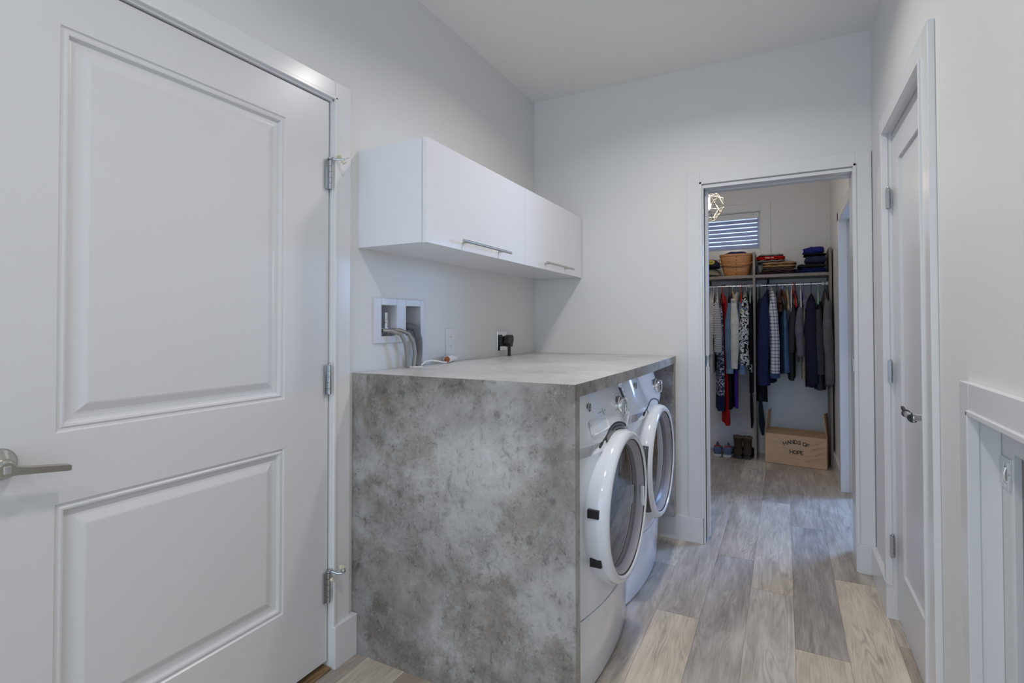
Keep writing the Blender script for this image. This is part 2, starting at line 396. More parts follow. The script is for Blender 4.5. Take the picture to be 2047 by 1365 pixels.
# floor planks
def build_floor():
    bm = bmesh.new(); uvl = bm.loops.layers.uv.new('plank'); cl = bm.loops.layers.float_color.new('tone')
    pw = 0.1752; x0 = 1.305
    fixed = {-1: (2.995, [(0.28, 0.2), (0.42, 0.75)]), 0: (2.685, [(0.60, 0.35), (0.72, 0.7)]), 1: (2.26, [(0.78, 0.95), (0.30, 0.25)]),
             2: (2.96, [(0.72, 1.0), (0.40, 0.6)]), -2: (2.30, [(0.70, 0.9), (0.42, 0.5)]), -3: (2.75, [(0.45, 0.6), (0.55, 0.7)])}
    for k in range(-12, 13):
        xa, xb = x0 + k * pw, x0 + (k + 1) * pw
        rnd = random.Random(k * 11 + 5)
        L = 1.36; yref = fixed[k][0] if k in fixed else rnd.uniform(1.5, 3.0)
        i = -5
        while True:
            ya, yb = yref + i * L, yref + (i + 1) * L
            i += 1
            if yb < -2.5: continue
            if ya > 5.6: break
            tone, warm = rnd.uniform(0.10, 0.55), rnd.uniform(0.5, 1.0)
            if k in fixed:
                if i == 0: tone, warm = fixed[k][1][0]
                if i == 1: tone, warm = fixed[k][1][1]
            if ya > 2.9 and k not in (-1,): tone *= 0.7  # closet planks darkened: the closet's dimness is put into their colour
            ya, yb = max(ya, -2.5), min(yb, 5.6)
            vs = [bm.verts.new(p) for p in ((xa, ya, 0), (xb, ya, 0), (xb, yb, 0), (xa, yb, 0))]
            f = bm.faces.new(vs); sd = rnd.random()
            for lp, uv in zip(f.loops, ((0, 0), (pw, 0), (pw, yb - ya), (0, yb - ya))):
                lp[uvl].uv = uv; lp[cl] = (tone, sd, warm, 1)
    me = bpy.data.meshes.new('floor'); bm.to_mesh(me); bm.free(); me.materials.append(M['floor'])
    o = bpy.data.objects.new('floor', me); col.objects.link(o); o['kind'] = 'structure'
    tag(o, 'grey-brown wood-look plank floor running into the closet', 'floor')
    md = o.modifiers.new('solid', 'SOLIDIFY'); md.thickness = 0.05; md.offset = -1
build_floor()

def casing(name, boards, label):
    """boards: list of (x0,x1,y0,y1,z0,z1)"""
    b = MB()
    for q in boards: b.box(*q)
    return struct(name, b, M['trim'], label, bevel=0.0018)
# closet opening, laundry side
y0 = YB - 0.015
casing('trim_1', [(0.966, 1.036, y0, YB, 0.14, 2.089), (1.776, 1.842, y0, YB, 0.14, 2.089), (1.036, 1.776, y0, YB, 2.03, 2.089),
                  (1.034, 1.047, y0 - 0.006, YB, 0.14, 2.031), (1.765, 1.778, y0 - 0.006, YB, 0.14, 2.031), (1.034, 1.778, y0 - 0.006, YB, 2.018, 2.031)],
       'white flat casing around the opening to the closet')
casing('trim_2', [(1.047, 1.056, YB - 0.012, 3.145, 0, 2.012), (1.047, 1.056, 3.195, 3.245, 0, 2.012), (1.762, 1.775, YB - 0.012, 3.245, 0, 2.012), (1.056, 1.762, YB - 0.012, 3.15, 1.995, 2.012), (1.056, 1.762, 3.19, 3.245, 1.995, 2.012),
                  (1.0, 1.047, 3.14, 3.146, 0, 2.0)],
       'white split jamb lining the opening to the closet')
# right-hand door casing
x1 = W - 0.018
casing('trim_3', [(x1, W, 2.674, 2.75, 0.14, 2.11), (x1, W, 1.885, 1.975, 0, 2.11), (x1, W, 1.975, 2.674, 2.037, 2.11), (x1 - 0.006, W, 2.668, 2.68, 0.14, 2.037), (x1 - 0.006, W, 1.973, 1.985, 0, 2.037), (x1 - 0.006, W, 1.985, 2.668, 2.028, 2.04),
                  (W - 0.015, W + 0.14, 2.672, 2.684, 0, 2.037), (W - 0.015, W + 0.14, 1.975, 1.984, 0, 2.037), (W - 0.015, W + 0.14, 1.98, 2.675, 2.029, 2.037)],
       'white casing around the closed door in the right wall')
# low opening casing in the right wall
casing('trim_4', [(x1, W, 1.552, 1.622, 0, 1.09), (x1, W, 1.0, 1.552, 1.026, 1.09), (x1, W, 0.99, 1.06, 0, 1.03), (x1 - 0.005, W, 1.546, 1.556, 0, 1.026), (x1 - 0.005, W, 1.06, 1.556, 1.016, 1.028), (W - 0.004, 1.885, 1.55, 1.558, 0, 1.02), (W - 0.004, 1.885, 1.06, 1.55, 1.014, 1.021)],
       'white casing around the low opening at the right edge')
# left door frame
casing('trim_5', [(0, 0.015, 1.372, 1.449, 0.14, 2.112), (0, 0.015, 0.30, 1.372, 2.052, 2.112), (0, 0.015, 0.296, 0.372, 0, 2.112), (0, 0.021, 1.368, 1.379, 0.14, 2.052), (0, 0.021, 0.366, 1.379, 2.044, 2.056),
                  (-0.12, 0.010, 1.362, 1.372, 0, 2.045), (-0.12, 0.010, 0.372, 0.381, 0, 2.045), (-0.12, 0.010, 0.372, 1.372, 2.036, 2.046), (-0.07, -0.05, 1.34, 1.362, 0, 2.036), (-0.07, -0.05, 0.38, 1.362, 2.01, 2.036)],
       'white casing and jamb around the large left door')
# closet side opening and window casing
casing('trim_6', [(1.812, 1.83, 4.53, 4.602, 0, 2.06), (1.812, 1.83, 3.35, 4.602, 1.995, 2.06), (1.812, 1.83, 3.35, 3.42, 0, 1.995), (1.815, 1.868, 4.522, 4.532, 0, 1.995), (1.93, 1.965, 4.522, 4.532, 0, 1.995), (1.815, 1.868, 3.42, 4.53, 1.985, 1.995), (1.815, 1.965, 3.415, 3.425, 0, 1.995)],
       'blue-lit white casing around the side opening in the closet')
casing('trim_7', [(1.262, 1.346, 5.538, 5.55, 1.87, 2.40), (0.27, 1.262, 5.538, 5.55, 2.325, 2.40), (0.27, 1.262, 5.538, 5.55, 1.87, 1.95), (0.27, 0.35, 5.538, 5.55, 1.95, 2.325),
                  (1.252, 1.262, 5.55, 5.66, 1.95, 2.325), (0.35, 0.36, 5.55, 5.66, 1.95, 2.325), (0.35, 1.262, 5.55, 5.66, 1.95, 1.958), (0.35, 1.262, 5.55, 5.66, 2.318, 2.325)],
       'white flat casing around the small closet window')
def base(name, q, label):
    return struct(name, MB().box(*q), M['trim'], label, bevel=0.002)
base('baseboard_back', (0.0, 1.043, YB - 0.022, YB, 0, 0.14), 'white baseboard between the dryer and the closet opening')
base('baseboard_back_right', (1.769, W, YB - 0.022, YB, 0, 0.14), 'short white baseboard right of the closet opening')
base('baseboard_right', (W - 0.022, W, 2.674, YB - 0.022, 0, 0.14), 'white baseboard on the right wall before the door')
base('baseboard_left', (0, 0.030, 1.366, 1.474, 0, 0.15), 'short white baseboard block below the left door casing')
base('baseboard_closet_right', (1.812, 1.83, 4.602, 5.53, 0, 0.14), 'white baseboard on the right wall of the closet')
base('baseboard_closet_back', (-0.6, 1.83, 5.532, 5.55, 0, 0.19), 'white baseboard behind the shoes and cardboard box')

# ------------------------------------------------------------------ doors
def rings_panel(mb, axis_x, y0, y1, z0, z1, prof, sgn=1):
    """concentric rectangles: prof = [(inset, x)]"""
    R = []
    for ins, x in prof:
        R.append([(x, y0 + ins, z0 + ins), (x, y1 - ins, z0 + ins), (x, y1 - ins, z1 - ins), (x, y0 + ins, z1 - ins)])
    mb.loft(R, cap=False)
    x = prof[-1][1]; i = prof[-1][0]
    v = [mb.bm.verts.new(p) for p in R[-1]]; mb.bm.faces.new(v)
    return mb
def leaf_front(mb, xf, xb, y0, y1, z0, z1, holes):
    """slab whose front (x=xf) has rectangular holes filled elsewhere; back closed"""
    us = sorted({y0, y1, *[h[0] for h in holes], *[h[1] for h in holes]})
    for i in range(len(us) - 1):
        c = (us[i] + us[i + 1]) / 2
        cuts = sorted([(h[2], h[3]) for h in holes if h[0] < c < h[1]]); z = z0; sp = []
        for p, q in cuts: sp.append((z, p)); z = q
        sp.append((z, z1))
        for p, q in sp:
            v = [mb.bm.verts.new(t) for t in ((xf, us[i], p), (xf, us[i + 1], p), (xf, us[i + 1], q), (xf, us[i], q))]; mb.bm.faces.new(v)
    xa = xf + (xb - xf) * 0.5
    mb.box(min(xa, xb), max(xa, xb), y0, y1, z0, z1)
    for a, b in (((y0, z0), (y1, z0)), ((y1, z0), (y1, z1)), ((y1, z1), (y0, z1)), ((y0, z1), (y0, z0))):
        v = [mb.bm.verts.new(t) for t in ((xf, *a), (xf, *b), (xa, *b), (xa, *a))]; mb.bm.faces.new(v)
    return mb
# door_1: large left door, two raised panels
P1 = (0.567, 1.173, 0.983, 1.912); P2 = (0.567, 1.173, 0.285, 0.823)
mb = leaf_front(MB(), 0.0, -0.036, 0.384, 1.356, 0.032, 2.031, [P1, P2])
prof = [(0, 0), (0.0035, -0.004), (0.008, -0.0045), (0.0125, -0.0015), (0.017, -0.0025), (0.021, -0.011), (0.026, -0.0125), (0.034, -0.0125), (0.040, -0.0115), (0.058, -0.004), (0.062, -0.003)]
for P in (P1, P2): rings_panel(mb, 0, *P, prof)
ORG['door_1'] = Vector((0, 0, 0))
d1 = struct('door_1', mb, M['doorp'], 'large white two-panel door with a nickel lever at the left')
def hinge(parent, x, y, z0, z1, m_, leafdir=1, r=0.0065):
    h = (z1 - z0) / 5; b = MB()
    for i in range(5): b.lathe([(0, 0), (r, 0), (r, h - 0.0012), (0, h - 0.0012)], (x, y, z0 + i * h), 'z', 14)
    b.box(x - 0.009, x - 0.0035, y - 0.018, y - 0.003, z0, z1)
    b.box(x - 0.009, x - 0.0035, y + 0.003, y + 0.013, z0, z1)
    b.lathe([(0, 0), (r * 0.8, 0), (r * 0.6, 0.006), (0, 0.008)], (x, y, z1), 'z', 12)
    return b.build('hinge', m_, parent, smooth=True)
for z0, z1 in ((1.715, 1.818), (0.980, 1.083), (0.243, 0.347)): hg = hinge(d1, 0.013, 1.352, z0, z1, M['hinge'])
# hinge-pin door stops on top and bottom hinge
for zz, dx in ((1.822, 1), (0.351, 0)):
    b = MB(); b.lathe([(0, 0), (0.010, 0), (0.010, 0.005), (0, 0.005)], (0.013, 1.352, zz), 'z', 14)
    b.tube([(0.015, 1.354, zz + 0.002), (0.040, 1.368, zz + (0.000 if dx else -0.008)), (0.055, 1.376, zz + (0.000 if dx else -0.006))], 0.0035, 8)
    if dx: b.tube([(0.050, 1.373, zz), (0.062, 1.392, zz + 0.010)], 0.002, 6)
    else:
        b.lathe([(0, 0), (0.009, 0), (0.009, 0.006), (0.004, 0.012), (0, 0.012)], (0.050, 1.380, zz + 0.0), 'x', 12)
    st = b.build('door_stop', M['hinge'], d1, smooth=True)
    b = MB()
    b.tube([(0.038, 1.372, zz + 0.018), (0.044, 1.362, zz + 0.004)] if dx else [(0.030, 1.345, zz - 0.024), (0.040, 1.350, zz - 0.020)], [0.006, 0.009], 10)
    b.tube([(0.046, 1.376, zz - 0.002), (0.052, 1.382, zz - 0.012)] if dx else [(0.048, 1.372, zz + 0.014), (0.050, 1.384, zz + 0.010)], [0.007, 0.008], 10)
    b.build('rubber_tip', M['rubber'], st, smooth=True)
# lever
hd = MB().lathe([(0, 0), (0.033, 0), (0.034, 0.003), (0.031, 0.008), (0.020, 0.030), (0.016, 0.036), (0, 0.036)], (0.0, 0.468, 0.936), 'x', 40).build('door_handle', M['steel'], d1, smooth=True, angle=50)
b = MB(); b.lathe([(0, 0), (0.015, 0), (0.0185, 0.006), (0.0185, 0.014), (0.014, 0.020), (0, 0.020)], (0.034, 0.468, 0.932), 'x', 32)
b.loft([[(x, y, z) for x, z in ((0.040, zc - h), (0.054, zc - h * 0.8), (0.055, zc + h * 0.8), (0.040, zc + h))] for y, zc, h in ((0.470, 0.929, 0.013), (0.485, 0.926, 0.0105), (0.505, 0.922, 0.0090), (0.572, 0.912, 0.0080), (0.576, 0.9115, 0.0065))])
b.build('lever', M['steel'], hd, smooth=True, angle=40)
MB().box(0.053, 0.056, 0.462, 0.474, 0.924, 0.940).build('thumb_turn', M['chrome'], hd, bevel=0.001)
struct('trim_8', MB().box(-0.11, 0.016, 0.384, 1.362, 0.0, 0.010), M['oak'], 'oak threshold strip below the large left door', bevel=0.003)
# near-black block painted as the shade behind the door's bottom gap
struct('wall_left_gap_shade', MB().box(-0.30, -0.13, 0.2, 1.6, 0.0, 2.2), M['dark'], 'near-black block painted as shade behind the left door')
MBd = None
# door_2: right wall, shaker panel
XR = 1.862
P = (2.13, 2.545, 0.235, 1.893)
mb = leaf_front(MB(), XR, XR + 0.036, 1.990, 2.668, 0.015, 2.026, [P])
rings_panel(mb, 0, *P, [(0, XR), (0.001, XR + 0.009), (0.0012, XR + 0.010)])
d2 = struct('door_2', mb, M['doorp'], 'white one-panel door in the right wall with a crystal lever')
for z0, z1 in ((1.712, 1.797), (0.984, 1.073), (0.261, 0.349)):
    hinge(d2, 1.846, 2.664, z0, z1, M['hinge'], r=0.0075)
cx, cy, cz = XR, 2.052, 0.932
b = MB().lathe([(0, 0), (0.016, 0), (0.012, -0.020), (0.012, -0.044), (0.016, -0.046), (0.016, -0.052), (0, -0.052)], (cx, cy, cz), 'x', 24)
for k in range(6):
    a = PI / 2 + k * PI / 3
    ca, sa = math.cos(a), math.sin(a)
    b.tube([(cx - 0.024, cy + 0.008 * ca, cz + 0.008 * sa), (cx - 0.014, cy + 0.026 * ca, cz + 0.026 * sa), (cx - 0.002, cy + 0.046 * ca, cz + 0.046 * sa)], [(0.003, 0.005), (0.003, 0.009), (0.002, 0.006)], 8, flat=(1, 0, 0))
hd = b.build('door_handle', M['chrome'], d2, smooth=True)
MB().tube([(cx - 0.050, cy + 0.012, cz - 0.004), (cx - 0.050, cy + 0.055, cz - 0.004), (cx - 0.050, cy + 0.10, cz - 0.003)], [0.0105, 0.011, 0.0105], 16).build('crystal_grip', M['crystal'], hd, smooth=True)
b = MB().tube([(cx - 0.050, cy - 0.004, cz - 0.004), (cx - 0.050, cy + 0.014, cz - 0.004)], 0.013, 16)
b.tube([(cx - 0.050, cy + 0.098, cz - 0.003), (cx - 0.050, cy + 0.105, cz - 0.003)], 0.013, 16)
b.loft([[(cx - 0.050 + sx * 0.004, yy, zz + sz * h) for sx, sz in ((-1, -1), (1, -1), (1, 1), (-1, 1))] for yy, zz, h in ((cy + 0.100, cz - 0.002, 0.006), (cy + 0.165, cz + 0.008, 0.005))])
b.build('lever_tip', M['black'], hd, smooth=True)
# door_3: low door behind the low opening at the right edge
mb = MB()
mb.box(1.885, 1.91, 1.484, 1.555, 0.0, 1.02); mb.box(1.885, 1.91, 1.06, 1.484, 0.948, 1.02); mb.box(1.885, 1.91, 1.06, 1.11, 0.0, 0.95); mb.box(1.885, 1.91, 1.11, 1.484, 0.0, 0.10)
d3 = struct('door_3', mb, M['doorp'], 'low framed door inset in the opening at the right edge', bevel=0.0015)
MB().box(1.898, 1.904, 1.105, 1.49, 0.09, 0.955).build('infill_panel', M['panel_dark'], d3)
d3.children[0]['label'] = 'dark grey recessed infill'
b = MB()
wall(b, 'x', 1.8815, 1.885, 1.494, 1.546, 0.866, 0.934, [(1.511, 1.530, 0.878, 0.922)])
fl = b.build('flush_pull', M['chrome'], d3, bevel=0.0006)
b = MB().box(1.886, 1.889, 1.511, 1.530, 0.878, 0.922); b.build('pull_recess', M['dgrey'], fl)
b = MB().tube([(1.883, 1.5205, 0.912), (1.880, 1.5205, 0.900), (1.880, 1.5205, 0.886), (1.884, 1.5205, 0.880)], 0.003, 8)
for yy, zz in ((1.501, 0.900), (1.539, 0.893), (1.501, 0.928), (1.539, 0.872)): b.lathe([(0, 0), (0.003, 0), (0.002, -0.0012), (0, -0.0015)], (1.8815, yy, zz), 'x', 10)
b.build('pull_ring', M['chrome'], fl, smooth=True)
# door_4: pocket door of the closet opening, its edge showing at the left jamb
d4 = struct('door_4', MB().box(0.40, 1.072, 3.150, 3.188, 0.022, 1.992), M['doorp'], 'edge of the white pocket door in the left jamb of the closet opening', bevel=0.002)
b = MB().box(1.072, 1.0735, 3.156, 3.182, 0.985, 1.052); b.box(1.040, 1.072, 3.1485, 3.150, 0.990, 1.048)
pl = b.build('edge_pull', M['chrome'], d4, bevel=0.0005)
MB().box(1.0735, 1.0742, 3.163, 3.175, 1.0, 1.038).build('latch_slot', M['dgrey'], pl)
# door_5: pocket door in closet side opening
d5 = struct('door_5', MB().box(1.884, 1.922, 4.40, 5.20, 0.02, 1.985), M['doorp'], 'blue-lit edge of the pocket door in the closet side opening', bevel=0.002)
MB().box(1.890, 1.916, 4.3985, 4.40, 0.985, 1.05).build('edge_pull', M['hinge'], d5)
b = MB().box(1.7605, 1.762, 3.155, 3.182, 0.985, 1.05)
tag(b.build('strike_plate', M['hinge']), 'small satin strike plate on the right jamb of the closet opening', 'strike plate')

# window_1 with blinds
b = MB().box(0.36, 1.252, 5.635, 5.66, 1.958, 1.985); b.box(0.36, 1.252, 5.635, 5.66, 2.29, 2.318); b.box(0.36, 0.385, 5.635, 5.66, 1.985, 2.29); b.box(1.227, 1.252, 5.635, 5.66, 1.985, 2.29)
w1 = struct('window_1', b, M['trim'], 'small high closet window with blue daylight behind its blinds')
gm = mat('window_glass', (1, 1, 1), 0.0, trans=1.0); gm.node_tree.nodes['Principled BSDF'].inputs['IOR'].default_value = 1.05
MB().box(0.38, 1.23, 5.645, 5.649, 1.98, 2.295).build('glass_pane', gm, w1)
def blind_mat():
    m = mat('blind_slat', (0.60, 0.63, 0.74), 0.5); t = NT(m)
    tr = t.n('ShaderNodeBsdfTranslucent'); tr.inputs[0].default_value = (0.45, 0.55, 0.85, 1)
    mx = t.n('ShaderNodeMixShader'); mx.inputs[0].default_value = 0.30
    out = t.t.nodes['Material Output']; t.l(t.b.outputs[0], mx.inputs[1]); t.l(tr.outputs[0], mx.inputs[2]); t.l(mx.outputs[0], out.inputs['Surface']); return m
M['slat'] = blind_mat()
bl = thing('window_blind', (0.8, 5.60, 1.96), 'white slatted blind lowered in the small closet window', 'blind')
MB().box(0.365, 1.247, 5.565, 5.61, 2.262, 2.316).build('valance', M['trim'], bl, bevel=0.002)
for i in range(7):
    z = 2.240 - i * 0.0412; c, s_ = math.cos(math.radians(52)), math.sin(math.radians(52)); hw = 0.0215
    q = [(5.59 - hw * c, z - hw * s_), (5.59, z + 0.002), (5.59 + hw * c, z + hw * s_), (5.59 + hw * c + 0.001, z + hw * s_ - 0.003), (5.591, z - 0.001), (5.59 - hw * c + 0.001, z - hw * s_ - 0.003)]
    MB().prism(q, 'x', 0.37, 1.238).build('slat', M['slat'], bl)
MB().box(0.37, 1.238, 5.575, 5.60, 1.960, 1.972).build('bottom_rail', M['slat'], bl)
for xx in (0.50, 1.135):
    MB().tube([(xx, 5.572, 2.26), (xx, 5.572, 1.97)], 0.0016, 6).build('ladder_cord', M['wplast'], bl)

# ------------------------------------------------------------------ ceiling lights
for i, (lx, ly) in enumerate([(1.06, q) for q in LAMP_Y] + [(0.75, 3.95)]):  # the last fitting goes with the added, unseen closet lamp
    o = thing('recessed_light', (lx, ly, H), ['white recessed ceiling light farthest behind the photographer', 'white recessed ceiling light above the large left door', 'white recessed ceiling light above the counter', 'unseen ceiling light added to brighten the closet'][i], 'ceiling light')
    MB().lathe([(0.075, -0.001), (0.092, -0.001), (0.094, -0.006), (0.078, -0.010), (0.075, -0.006), (0.075, -0.001)], (lx, ly, H), 'z', 40).build('trim_ring', M['trim'], o, smooth=True)

# ------------------------------------------------------------------ counter
ct = thing('counter', (0.45, 2.3, 0), 'concrete-look waterfall counter over the washer and dryer', 'counter')
pts = [(0.002, 1.475), (0.897, 1.475)] + [(0.897 + 0.012 * math.sin(PI * t / 12), 1.475 + 1.633 * t / 12) for t in range(1, 12)] + [(0.897, 3.108), (0.002, 3.108)]
MB().prism(pts, 'z', 1.0062, 1.046).build('worktop', M['ctop'], ct, bevel=0.0008)
b = MB().prism([(x - 0.0001, y) for x, y in pts[1:-1]] + [(0.889, 3.108), (0.889, 1.4755)], 'z', 1.0055, 1.0455)
for v in b.bm.verts: v.co.x += 0.0006
b.build('front_edge', M['concrete'], ct)
MB().box(0.002, 0.897, 1.4745, 1.514, 0.0, 1.0455).build('end_panel', M['concrete'], ct, bevel=0.0006)
MB().box(0.002, 0.897, 3.045, 3.086, 0.14, 1.006).build('end_panel', M['concrete'], ct, bevel=0.0006)
tag(MB().lathe([(0.0, 0.0), (0.036, 0.0), (0.038, 0.002), (0.034, 0.004), (0, 0.004)], (0.048, 1.785, 1.046), 'z', 30, sy=1.0).build('grommet', M['wplast'], origin=None, smooth=True), 'white cable grommet in the back of the counter around the hoses', 'grommet')

# ------------------------------------------------------------------ wall cabinets
for i, (ya, yb, h0, h1) in enumerate(((1.502, 2.2995, 1.694, 2.089), (2.3005, 3.105, 2.494, 2.880))):
    c = thing('wall_cabinet', (0.16, (ya + yb) / 2, 1.523), ['glossy white wall cabinet nearer the door, left of the pair', 'glossy white wall cabinet in the room corner, right of the pair'][i], 'cabinet', 'wall cabinets above the counter')
    MB().box(0.0, 0.305, ya, yb, 1.523, 1.899).build('carcass', M['cab'], c, bevel=0.0008)
    d = MB().box(0.3075, 0.327, ya, yb - 0.001, 1.521, 1.900).build('door', M['cab'], c, bevel=0.0012)
    b = MB().tube([(0.360, h0, 1.552), (0.360, h1, 1.552)], 0.006, 14)
    for hy in (h0 + 0.045, h1 - 0.06): b.tube([(0.326, hy, 1.552), (0.360, hy, 1.552)], 0.0045, 10)
    b.build('handle', M['steel'], d, smooth=True)

# ------------------------------------------------------------------ washer and dryer
def washer(yc, label, cat, name, is_washer, dx, ky):
    HW = 0.335; S = 1.05
    t = thing(name, (0.45, yc, 0), label, cat, None)
    XE = 0.842 + dx
    def X(yl, z):
        u = min(1, abs(yl / HW))
        B = 0.034 + 0.020 * min(1, max(0, (z - 0.02) / 0.35)) ** 0.7
        x = XE + 0.012 * min(1, z / 0.3) + B * (1 - u ** (2.2 + 3.0 * min(1, max(0, (z - 0.832) / 0.035))))
        if z > 0.82: x -= (z - 0.82) * 0.30
        e = (1 - u) * HW
        if e < 0.02: x -= 0.02 - math.sqrt(max(0, 0.02 ** 2 - (0.02 - e) ** 2))
        return x
    def sheet(zlo, zhi, off, yl0=-HW, yl1=HW, nu=40, nv=24, thick=0.0, back=None):
        b = MB()
        def fn(u, v):
            yl = yl0 + (yl1 - yl0) * u; lo = zlo(yl) if callable(zlo) else zlo; hi = zhi(yl) if callable(zhi) else zhi
            z = lo + (hi - lo) * v
            return (X(yl, z) + off, yc + yl, z)
        b.grid(fn, nu, nv)
        # return edges so the sheet has thickness
        def strip(fa, n):
            P = [fa(i / n) for i in range(n + 1)]
            for i in range(n):
                p, q = P[i], P[i + 1]
                bk = 0.02
                vs = [b.bm.verts.new(w_) for w_ in (p, q, (q[0] - bk, q[1], q[2]), (p[0] - bk, p[1], p[2]))]; b.bm.faces.new(vs)
        strip(lambda s_: fn(s_, 0), nu); strip(lambda s_: fn(s_, 1), nu); strip(lambda s_: fn(0, s_), nv); strip(lambda s_: fn(1, s_), nv)
        bmesh.ops.remove_doubles(b.bm, verts=b.bm.verts, dist=0.00005)
        return b
    # shell
    b = MB().box(0.12, 0.835 + dx, yc - HW, yc + HW, 0.02, 0.985)
    for sx in (0.18, 0.78):
        for sy in (-1, 1): b.lathe([(0, 0), (0.02, 0), (0.02, 0.02), (0, 0.02)], (sx, yc + sy * 0.3, 0), 'z', 12)
    b.build('shell', M['appl'], t, bevel=0.004)
    sheet(0.278, 0.80, 0.0).build('front_panel', M['appl'], t, smooth=True)
    sheet(0.008, 0.274, 0.002, nv=14).build('kick_panel', M['appl'], t, smooth=True)
    RA = 0.292; ZC = 0.575
    def lo(yl):
        q = RA ** 2 - (yl / S) ** 2
        return max(0.828, ZC + math.sqrt(q) if q > 0 else 0)
    sheet(lo, 0.990, 0.006, nu=60).build('control_panel', M['appl'], t, smooth=True)
    sheet(0.796, 0.8275, 0.004, -HW + 0.002, -0.125, nu=24, nv=3).build('chrome_band', M['chrome'], t, smooth=True)
    # dark eyebrow vent over the door
    yb0 = 0.15
    def arc(r): return lambda yl: ZC + math.sqrt(max(0, r * r - (yl / S) ** 2))
    e = sheet(arc(RA - 0.030), arc(RA - 0.001), 0.0045, -0.11, 0.115, nu=30, nv=4).build('vent_brow', M['appl'] if not is_washer else M['mgrey'], t, smooth=True)
    sheet(arc(RA - 0.0045), arc(RA + 0.0005), 0.0075, -0.175, 0.14, nu=40, nv=2).build('brow_seal', M['black'], t, smooth=True)
    if is_washer:
        sheet(arc(RA - 0.016), arc(RA - 0.012), 0.0065, -0.05, 0.07, nu=20, nv=2).build('vent_slot', M['black'], e)
        sheet(arc(RA - 0.027), arc(RA - 0.023), 0.0065, -0.01, 0.11, nu=20, nv=2).build('vent_slot', M['black'], e)
    # door
    x0 = 0.905 + dx; R0 = 0.266
    prof = [(R0 - 0.010, -0.055), (R0 - 0.004, -0.010), (R0, 0.010), (R0 - 0.001, 0.028), (R0 - 0.007, 0.043), (R0 - 0.016, 0.050), (R0 - 0.024, 0.0515), (R0 - 0.031, 0.050), (R0 - 0.034, 0.044)]
    dr = MB().lathe(prof, (x0, yc, ZC), 'x', 96, sy=S).build('door', M['appl'], t, smooth=True, angle=60)
    MB().lathe([(R0 - 0.033, 0.046), (R0 - 0.036, 0.046), (R0 - 0.0375, 0.040)], (x0, yc, ZC), 'x', 80, sy=S).build('seal_ring', M['black'], dr, smooth=True)
    MB().lathe([(R0 - 0.037, 0.042), (R0 - 0.044, 0.030), (R0 - 0.053, 0.018)], (x0, yc, ZC), 'x', 80, sy=S).build('bowl_liner', M['liner'], dr, smooth=True)
    rg = R0 - 0.0525
    MB().lathe([(rg, 0.018), (rg * 0.8, 0.0225), (rg * 0.5, 0.026), (rg * 0.2, 0.028), (0.001, 0.0283)], (x0, yc, ZC), 'x', 80, sy=S, cap=True).build('door_glass', M['glass_dark'], dr, smooth=True, angle=60)
    MB().lathe([(R0 - 0.004, -0.060), (R0 - 0.004, -0.036), (R0 - 0.02, -0.034)], (x0, yc - 0.001, ZC - 0.002), 'x', 80, sy=S).build('gasket', M['dgrey'], dr, smooth=True)
    if is_washer:
        for zz in (0.622, 0.458):
            u = math.sqrt(R0 ** 2 - (zz - ZC) ** 2) * S
            MB().box(x0 - 0.015, x0 + 0.024, yc - u - 0.006, yc - u + 0.010, zz - 0.014, zz + 0.014).build('door_hinge', M['black'], dr, bevel=0.002)
        MB().box(x0 + 0.030, x0 + 0.046, yc + (rg + 0.002) * S, yc + (rg + 0.012) * S, 0.50, 0.58).build('door_catch', M['appl'], dr, bevel=0.004)
    else:
        pts = []
        for k in range(13):
            a = PI - math.radians(26) + math.radians(70) * k / 12
            pts.append((x0 + 0.008, yc + (R0 - 0.002) * S * math.cos(a), ZC + (R0 - 0.002) * math.sin(a)))
        hb = MB().tube(pts, [(0.027, 0.009)] * 13, 10, flat=(1, 0, 0)).build('door_grip', M['dgrey'], dr, smooth=True)
        MB().lathe([(0, 0), (0.010, 0), (0.010, 0.006), (0, 0.006)], (x0 + 0.018, yc - 0.262 * 0.90 * S - 0.004, ZC + 0.105), 'x', 14).build('grip_screw', M['chrome'], hb, smooth=True)
    # badge
    by = -0.205
    def XP(yl, z): return X(yl, z) + 0.006
    bz = 0.948
    bd = MB().lathe([(0, 0.0), (0.0165, 0.0), (0.0165, 0.003), (0.0135, 0.004), (0.0130, 0.003), (0, 0.003)], (XP(by, bz), yc + by, bz), 'x', 30).build('badge', M['chrome'], t, smooth=True)
    b = MB().lathe([(0, 0), (0.0125, 0), (0.0125, 0.0012), (0, 0.0012)], (XP(by, bz) + 0.003, yc + by, bz), 'x', 30); b.build('badge_face', M['dgrey'], bd)
    b = MB(); xx = XP(by, bz) + 0.0046
    for p in ([(0.001, 0.004), (-0.003, 0.006), (-0.007, 0.002), (-0.007, -0.003), (-0.003, -0.006), (0.000, -0.002), (-0.003, -0.001)], [(0.006, 0.004), (0.003, 0.005), (0.003, 0.001), (0.006, 0.000), (0.002, -0.001), (0.003, -0.006), (0.007, -0.004)]):
        b.tube([(xx, yc + by + u, bz + v) for u, v in p], 0.0009, 6)
    b.build('badge_monogram', M['chrome'], bd)
    # display, buttons, knob
    def patch(name, y0_, y1_, z0_, z1_, m_, off=0.0072, par=t, skew=0.0):
        b = MB(); b.grid(lambda u, v: (X(y0_ + (y1_ - y0_) * u, z0_ + (z1_ - z0_) * v) + 0.006 + off - 0.006, yc + y0_ + (y1_ - y0_) * u + skew * v, z0_ + (z1_ - z0_) * v), 6, 4)
        return b.build(name, m_, par, smooth=True, solid=0.0012)
    ds = patch('display', ky + 0.085, ky + 0.165, 0.893, 0.976, M['disp'], 0.0085, skew=-0.030)
    patch('display_window', ky + 0.088, ky + 0.115, 0.912, 0.972, M['black'], 0.0095, ds, skew=-0.022)
    kz = 0.914
